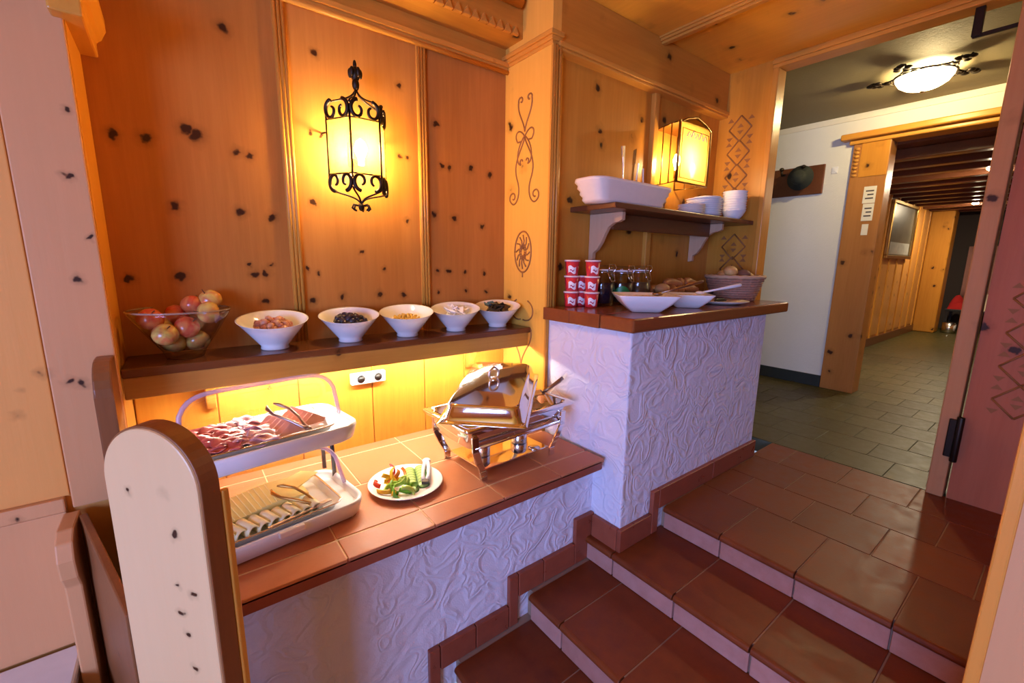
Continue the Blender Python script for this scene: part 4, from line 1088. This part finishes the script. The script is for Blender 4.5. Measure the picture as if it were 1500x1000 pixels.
for i, (x_, y_, z_, c_) in enumerate(lay):
    nm, col = PEP[c_]; loc = (PLX+x_, PLY+y_, CT+.012+z_*.75); rot = (random.uniform(-.9, .9), random.uniform(-.6, .6), random.uniform(0, 6.28))
    lb = nm+' bell pepper strip heaped on the left of the vegetable plate'
    if c_ not in pp:
        pp[c_] = tag(obj('pepper_strip', strip_mesh(.062, .018), plain('pepper_'+nm, col, .25, var=.15), None, solid=.004), lb, 'pepper strip', nm+' pepper strips'); pp[c_].location = loc; pp[c_].rotation_euler = rot
    else: dup(pp[c_], loc, rot)
plt_ = thing('plastic_tongs', 'white plastic tongs with dark tip lying on the vegetable plate', 'tongs', (PLX+.138, PLY+.088, CT+.030), math.radians(-118))
for s in (-1, 1): obj('arm', MB().tube([(0, s*.006, .004), (.06, s*.012, .006), (.12, s*.012, .003), (.165, s*.008, 0)], [.009, .008, .008, .010], 8), M['whitepl'], plt_)
obj('grip_end', MB().ball((-.006, 0, .006), .018, .020, .012), M['whitepl'], plt_)
obj('dark_tip', MB().box(.160, .192, -.014, .014, -.004, .008), M['black'], plt_, .003)

# ================================================================== ON THE PENINSULA WORKTOP
# yoghurt cups
def cup(label):
    t_ = thing('yoghurt_cup', label, 'yoghurt cup', (0, 0, 0), 0, 'red yoghurt cups on the worktop')
    obj('cup', MB().lathe([(.001, .001), (.030, 0), (.032, .002), (.039, .074), (.001, .074)], 24), plain('yoghurt_red', (.58, .03, .045), .3, var=.1), t_)
    obj('lid', MB().lathe([(.001, .074), (.042, .074), (.0425, .078), (.0415, .082), (.001, .0825)], 24), plain('yoghurt_lid', (.82, .70, .72), .35), t_)
    # printed white swirl on the front (towards the camera), wrapped on the cup wall
    def wrap(u, v):
        a = math.radians(232)+(u-.5)*1.15; z = .014+v*.034+.006*math.sin(u*6)
        r_ = .0335+(z-.002)*(.007/.072)+.0006
        return (r_*math.cos(a), r_*math.sin(a), z)
    bl = obj('printed_emblem', MB().grid(wrap, 12, 5), plain('yoghurt_print_white', (.85, .80, .82), .35), t_)
    def w2(u, v):
        a = math.radians(232)+(u-.5)*.62; z = .024+v*.007+.004*math.sin(u*7)
        r_ = .0335+(z-.002)*(.007/.072)+.0012
        return (r_*math.cos(a), r_*math.sin(a), z)
    obj('printed_lettering', MB().grid(w2, 10, 2), plain('yoghurt_print_red', (.40, .03, .08), .35), bl)
    return t_
cups = [(1.700, 1.690, 0, 'red yoghurt cup at the bottom of the left stack'), (1.703, 1.692, 1, 'red yoghurt cup in the middle of the left stack'), (1.700, 1.690, 2, 'red yoghurt cup on top of the left stack'),
        (1.768, 1.690, 0, 'red yoghurt cup at the bottom of the low stack behind'), (1.768, 1.690, 1, 'red yoghurt cup on top of the low stack behind'),
        (1.762, 1.600, 0, 'red yoghurt cup at the bottom of the right stack'), (1.764, 1.602, 1, 'orange red yoghurt cup in the middle of the right stack'), (1.764, 1.600, 2, 'red yoghurt cup on top of the right stack')]
c0 = None
for x, y, k, lb in cups:
    if c0 is None: c0 = cup(lb); c0.location = (x, y, ZP+.001+k*.0832)
    else: dup(c0, (x, y, ZP+.001+k*.0832), (0, 0, random.uniform(-.2, .2)), lb)
# clip-top jars
def jar(x, y, s, label, fillmat, lab=None):
    t_ = thing('preserving_jar', label, 'jar', (x, y, ZP+.001), 0, 'clip top jars on the worktop'); t_.scale = (s, s, s)
    obj('glass_body', MB().lathe([(.001, .002), (.048, 0), (.054, .006), (.056, .10), (.050, .125), (.042, .138), (.042, .15), (.040, .15), (.039, .138), (.047, .122), (.052, .098), (.050, .010), (.001, .008)], 28), M['glass'], t_)
    lid_ = obj('lid', MB().lathe([(.001, .152), (.044, .151), (.047, .156), (.044, .166), (.020, .172), (.001, .173)], 24), M['glass'], t_)
    obj('seal_ring', MB().tube([(.043*math.cos(2*PI*k/24), .043*math.sin(2*PI*k/24), .151) for k in range(24)], .003, 6, True), M['porcelain'], lid_)
    cl = obj('wire_clip', MB().tube([(.046*math.cos(2*PI*k/24), .046*math.sin(2*PI*k/24), .142) for k in range(24)], .0018, 6, True), M['chrome'], t_)
    obj('lever', MB().tube([(-.02, -.045, .142), (-.022, -.056, .16), (-.018, -.050, .174), (.018, -.050, .174), (.022, -.056, .16), (.02, -.045, .142), (.012, -.060, .105), (-.012, -.060, .105), (-.02, -.045, .142)], .0018, 6), M['chrome'], cl)
    if fillmat: obj('contents', MB().lathe([(.001, .010), (.0485, .011), (.0505, .095), (.001, .097)], 24), fillmat, t_)
    if lab:
        obj('label_sticker', MB().grid(lambda u, v: (.0567*math.cos(math.radians(225)+(u-.5)*1.3), .0567*math.sin(math.radians(225)+(u-.5)*1.3), .035+v*.05*(1-(2*u-1)**2*.5)), 12, 4), lab, t_)
jam = plain('dark_jam', (.012, .008, .02), .2)
jar(1.905, 1.655, 1.30, 'clip top glass jar with dark contents beside the yoghurt cups', jam)
jar(2.062, 1.645, 1.26, 'clip top glass jar with a green sticker between the other jars', plain('brown_jam', (.05, .022, .012), .3), plain('green_sticker', (.02, .22, .05), .4))
jar(2.215, 1.640, 1.28, 'nearly empty clip top glass jar, rightmost of the jars', plain('pale_honey', (.16, .09, .04), .3))
# square white salad bowls
def square_bowl(label, x, y, rz, s, mat_fill, fname, flabel):
    mb = MB(); mb.loft([(0, .075, .075, .02), (.004, .080, .080, .022), (.045, .125, .125, .03), (.088, .158, .158, .03), (.091, .158, .158, .03), (.090, .152, .152, .028), (.046, .118, .118, .028), (.010, .072, .072, .02)], None, True, True, 6)
    o = tag(obj('square_bowl', mb, M['porcelain'], None, 0, (x, y, ZP+.001), rz), label, 'bowl', 'square salad bowls on the worktop'); o.scale = (s, s, s)
    f = tag(obj(fname, MB().grid(lambda u, v: ((u-.5)*.262*s, (v-.5)*.262*s, .066*s+.012*math.sin(PI*u)*math.sin(PI*v)+.004*math.sin(31*u+3*v)*math.sin(27*v)), 40, 40), mat_fill, None, 0, (x, y, ZP+.001), rz, solid=.004), flabel, 'food')
    f['kind'] = 'stuff'
    return o
square_bowl('large square white salad bowl at the corner of the worktop', 1.86, 1.335, math.radians(48), .92, plain('muesli', (.62, .45, .28), .8, var=.4, vscale=120), 'muesli', 'pale muesli filling the large square white bowl')
square_bowl('second square white bowl, standing right of the large one', 2.245, 1.335, math.radians(40), .80, plain('oats', (.74, .62, .45), .8, var=.3, vscale=120), 'oat_flakes', 'oat flakes filling the second square white bowl')
def spoon(label, a, b, mat, r=.007):
    t_ = thing('serving_spoon', label, 'spoon', a)
    d = Vector(b)-Vector(a)
    obj('handle', MB().tube([Vector((0, 0, 0))+d*t for t in (.08, .4, .75, .97, 1)], [r*.6, r*.7, r*1.1, r*1.2, r*.5], 8), mat, t_)
    obj('scoop', MB().ball((0, 0, 0), .026, .026, .010), mat, t_)
spoon('dull steel spoon leaning out of the large square bowl', (1.93, 1.31, ZP+.085), (2.16, 1.20, ZP+.150), metal('old_steel', (.42, .34, .30), .35))
spoon('white handled spoon leaning out of the second square bowl', (2.30, 1.29, ZP+.080), (2.50, 1.165, ZP+.125), M['whitepl'], .009)
# black tray with pastries, plate, bread basket
ty = thing('pastry_tray', 'low black tray of pastries behind the square bowls', 'tray', (2.56, 1.60, ZP+.001))
mb = MB(); mb.loft([(0, .25, .10, .02), (.004, .255, .105, .02), (.055, .27, .115, .025), (.057, .267, .112, .025), (.030, .25, .10, .02)], None, True, True, 5); obj('dish', mb, M['black'], ty)
tm = plain('pastry_brown', (.42, .16, .05), .5, var=.4, vscale=40); tm2 = plain('bread_crust', (.60, .33, .13), .6, var=.3, vscale=30)
def croissant():
    mb = MB(); pts = []; rr = []
    for i in range(13):
        t = i/12; a = PI*(.1+.8*t); pts.append((.055*math.cos(a), .040*math.sin(a)-.03, .018)); rr.append(.006+.020*math.sin(PI*t)+(.003 if i % 2 else 0))
    return mb.tube(pts, rr, 10)
c0 = None; spots = [(2.38, 1.63), (2.44, 1.57), (2.49, 1.65), (2.54, 1.58), (2.60, 1.65), (2.66, 1.57), (2.72, 1.64), (2.50, 1.60), (2.61, 1.60), (2.70, 1.60)]
for i, (x, y) in enumerate(spots):
    z = ZP+.048+(.042 if i >= 7 else 0); lb = 'golden brown croissant on the black tray, '+nth(i, 10, 'left')
    if c0 is None: c0 = tag(obj('croissant', croissant(), tm, None, 0, (x, y, z)), lb, 'croissant', 'croissants on the tray'); c0.scale = (1.2, 1.2, 1.25)
    else: dup(c0, (x, y, z), (0, 0, random.uniform(0, 6.2)), lb)
tag(obj('bread_roll', MB().ball((0, 0, 0), .055, .042, .032, 14, 9, .02), tm2, None, 0, (2.36, 1.57, ZP+.085)), 'crusty bread roll at the left end of the black tray', 'bread roll')
tag(obj('serving_plate', MB().lathe([(.001, .003), (.09, 0), (.10, .003), (.155, .018), (.157, .021), (.10, .010), (.001, .009)], 36), M['ceramic'], None, 0, (2.62, 1.335, ZP+.001)), 'flat cream plate before the bread basket on the worktop', 'plate')
tag(obj('napkin_clip', MB().tube([(-.06, 0, .006), (-.02, .01, .010), (.03, 0, .010), (.06, -.01, .006)], [.004, .01, .01, .004], 8), M['black'], None, 0, (2.60, 1.33, ZP+.014)), 'black cake server lying on the flat cream plate', 'cake server')
bk = thing('bread_basket', 'round woven brown bread basket at the right end of the worktop', 'basket', (2.96, 1.43, ZP+.001))
bk.scale = (.98, .98, 1.18)
NB = 36
def weave(k, n, r, z, amp): return [((r+amp*(1 if (i+k) % 2 else -1))*math.cos(2*PI*i/n), (r+amp*(1 if (i+k) % 2 else -1))*math.sin(2*PI*i/n), z) for i in range(n)]
bmat = plain('wicker_brown', (.40, .22, .15), .6, var=.3, vscale=60)
for k in range(10):
    f_ = k/9; obj('woven_strand', MB().tube(weave(k, NB, .130+.045*f_, .010+f_*.115, .003), .0075, 6, True), bmat, bk)
for i in range(0, NB, 2):
    a = 2*PI*i/NB; obj('stake', MB().tube([(.128*math.cos(a), .128*math.sin(a), .004), (.178*math.cos(a), .178*math.sin(a), .13)], .0045, 6), bmat, bk)
mb = MB(); mb.tube([(.180*math.cos(2*PI*i/40), .180*math.sin(2*PI*i/40), .130+.003*(i % 2)) for i in range(40)], .010, 8, True); obj('rim_braid', mb, plain('wicker_rim', (.55, .36, .22), .6), bk)
obj('base', MB().lathe([(.001, .0), (.130, 0), (.130, .008), (.001, .010)], 32), bmat, bk)
rolls = [(-.085, .02, .125, 0, 'golden bread roll on the left of the bread basket'), (-.03, .06, .130, 0, 'golden roll at the back left of the bread basket'), (.05, -.03, .135, 1, 'dark rye roll in the middle of the bread basket'), (.115, -.02, .120, 0, 'pale roll tip at the right of the bread basket'),
         (.03, .08, .125, 1, 'dark roll at the back of the bread basket'), (-.05, -.06, .095, 0, 'roll low at the front of the bread basket'), (.02, 0, .085, 1, 'dark roll deep inside the bread basket'), (-.10, -.02, .155, 0, 'topmost golden roll in the bread basket')]
rm = [plain('roll_golden', (.68, .40, .14), .55, var=.3, vscale=25), plain('roll_dark', (.24, .12, .075), .6, var=.3, vscale=25)]
rp = {}
for x, y, z, kd, lb in rolls:
    loc = (2.96+x, 1.43+y, ZP+z*1.18+.008)
    if kd not in rp:
        rp[kd] = tag(obj('bread_roll', MB().ball((0, 0, 0), .056 if kd == 0 else .062, .042, .036, 14, 9, .025), rm[kd]), lb, 'bread roll', 'rolls in the basket'); rp[kd].location = loc; rp[kd].rotation_euler = (0, 0, 1.1)
    else: dup(rp[kd], loc, (random.uniform(-.3, .3), random.uniform(-.3, .3), random.uniform(0, 3)), lb)

# ================================================================== ON THE RECESS SHELF
def oblong(label, x, y, rz, sx, sy, sz, mat):
    secs = []
    for k in range(9):
        f_ = k/8; b_ = .006 if k % 2 else 0
        secs.append((f_*.135, .235+.055*f_+b_, .075+.035*f_+b_, .05+.03*f_))
    secs += [(.136, .282, .102, .075), (.02, .226, .066, .045)]
    o = tag(obj('oblong_basket', MB().loft(secs, None, True, True, 8), mat, None, 0, (x, y, ZW+.001), rz), label, 'basket', 'oblong ribbed baskets on the recess shelf'); o.scale = (sx, sy, sz); return o
oblong('long cream ribbed basket with cutlery at the left end of the recess shelf', 1.975, 1.585, 0, 1.12, .95, .84, M['ceramic'])
oblong('smaller darker ribbed basket right behind the long cutlery basket', 2.37, 1.742, 0, .62, .44, .70, plain('dark_ribbed_ceramic', (.42, .31, .24), .5))
def fork(label, loc, rot):
    t_ = thing('fork', label, 'fork', loc, 0, 'cutlery in the basket'); t_.rotation_euler = rot
    obj('handle', MB().box(-.007, .007, -.003, .003, 0, .13), M['steel'], t_, .001)
    hdp = obj('head', MB().box(-.013, .013, -.003, .003, .13, .16), M['steel'], t_, .001)
    for k in range(4): obj('tine', MB().box(-.013+k*.0072, -.0085+k*.0072, -.002, .002, .16, .21), M['steel'], hdp)
    return t_
f0 = fork('steel fork standing in the cutlery basket, leftmost', (1.945, 1.58, ZW+.09), (.05, -.18, .3))
dup(f0, (1.975, 1.60, ZW+.10), (-.1, -.05, .8), 'steel fork standing in the cutlery basket, second from the left')
dup(f0, (2.005, 1.57, ZW+.095), (.12, .12, 1.2), 'steel fork standing in the cutlery basket, third from the left')
def knife(label, loc, rot):
    t_ = thing('table_knife', label, 'knife', loc, 0, 'cutlery in the basket'); t_.rotation_euler = rot
    obj('handle', MB().box(-.008, .008, -.003, .003, .09, .18), M['whitepl'], t_, .002)
    obj('blade', MB().box(-.008, .006, -.001, .001, 0, .09), M['steel'], t_); return t_
k0 = knife('pale handled knife standing in the cutlery basket beside the forks', (2.05, 1.58, ZW+.055), (.05, .05, .4))
dup(k0, (2.12, 1.575, ZW+.045), (.0, .22, .9), 'pale handled knife leaning right in the cutlery basket')
p0 = None
prof = [(.001, .003), (.062, 0), (.066, .003), (.112, .013), (.114, .0155), (.111, .0155), (.068, .007), (.001, .006)]
for i in range(9):
    lb = 'white plate in the stack on the recess shelf, '+nth(i, 9, 'bottom')
    if p0 is None: p0 = tag(obj('plate', MB().lathe(prof, 36), M['porcelain'], None, 0, (2.80, 1.60, ZW+.001)), lb, 'plate', 'plates stacked on the recess shelf')
    else: dup(p0, (2.80+random.uniform(-.003, .003), 1.60, ZW+.001+i*.0125), None, lb)
p1 = None
for i in range(6):
    lb = 'small saucer in the low stack left of the plates, '+nth(i, 6, 'bottom')
    if p1 is None: p1 = tag(obj('saucer', MB().lathe([(r_*.72, z_*.8) for r_, z_ in prof], 30), M['ceramic'], None, 0, (2.605, 1.57, ZW+.001)), lb, 'saucer', 'saucers on the recess shelf')
    else: dup(p1, (2.605, 1.57, ZW+.001+i*.0095), None, lb)
p2 = None
for i in range(9):
    lb = 'white bowl in the right end stack of the recess shelf, '+nth(i, 9, 'bottom')
    if p2 is None: p2 = tag(obj('cereal_bowl', MB().lathe([(.001, .004), (.034, 0), (.038, .004), (.060, .026), (.076, .058), (.079, .062), (.075, .061), (.056, .028), (.034, .010), (.001, .009)], 32), M['porcelain'], None, 0, (3.10, 1.55, ZW+.001)), lb, 'bowl', 'bowls stacked on the recess shelf')
    else: dup(p2, (3.10+random.uniform(-.002, .002), 1.55, ZW+.001+i*.0155), None, lb)
p3 = tag(obj('plate', MB().lathe([(r_*.8, z_) for r_, z_ in prof], 36), M['porcelain'], None, 0, (3.0, 1.695, ZW+.14)), 'cream plate lying level behind the stacked bowls', 'plate')
bs = None
for i in range(10):
    lb = 'plate in the rear stack behind the bowls on the recess shelf, '+nth(i, 10, 'bottom')
    if bs is None: bs = tag(obj('plate', MB().lathe([(r_*.8, z_) for r_, z_ in prof], 36), M['porcelain'], None, 0, (3.0, 1.695, ZW+.001)), lb, 'plate', 'rear plates on the recess shelf')
    else: dup(bs, (3.0, 1.695, ZW+.001+i*.0138), None, lb)
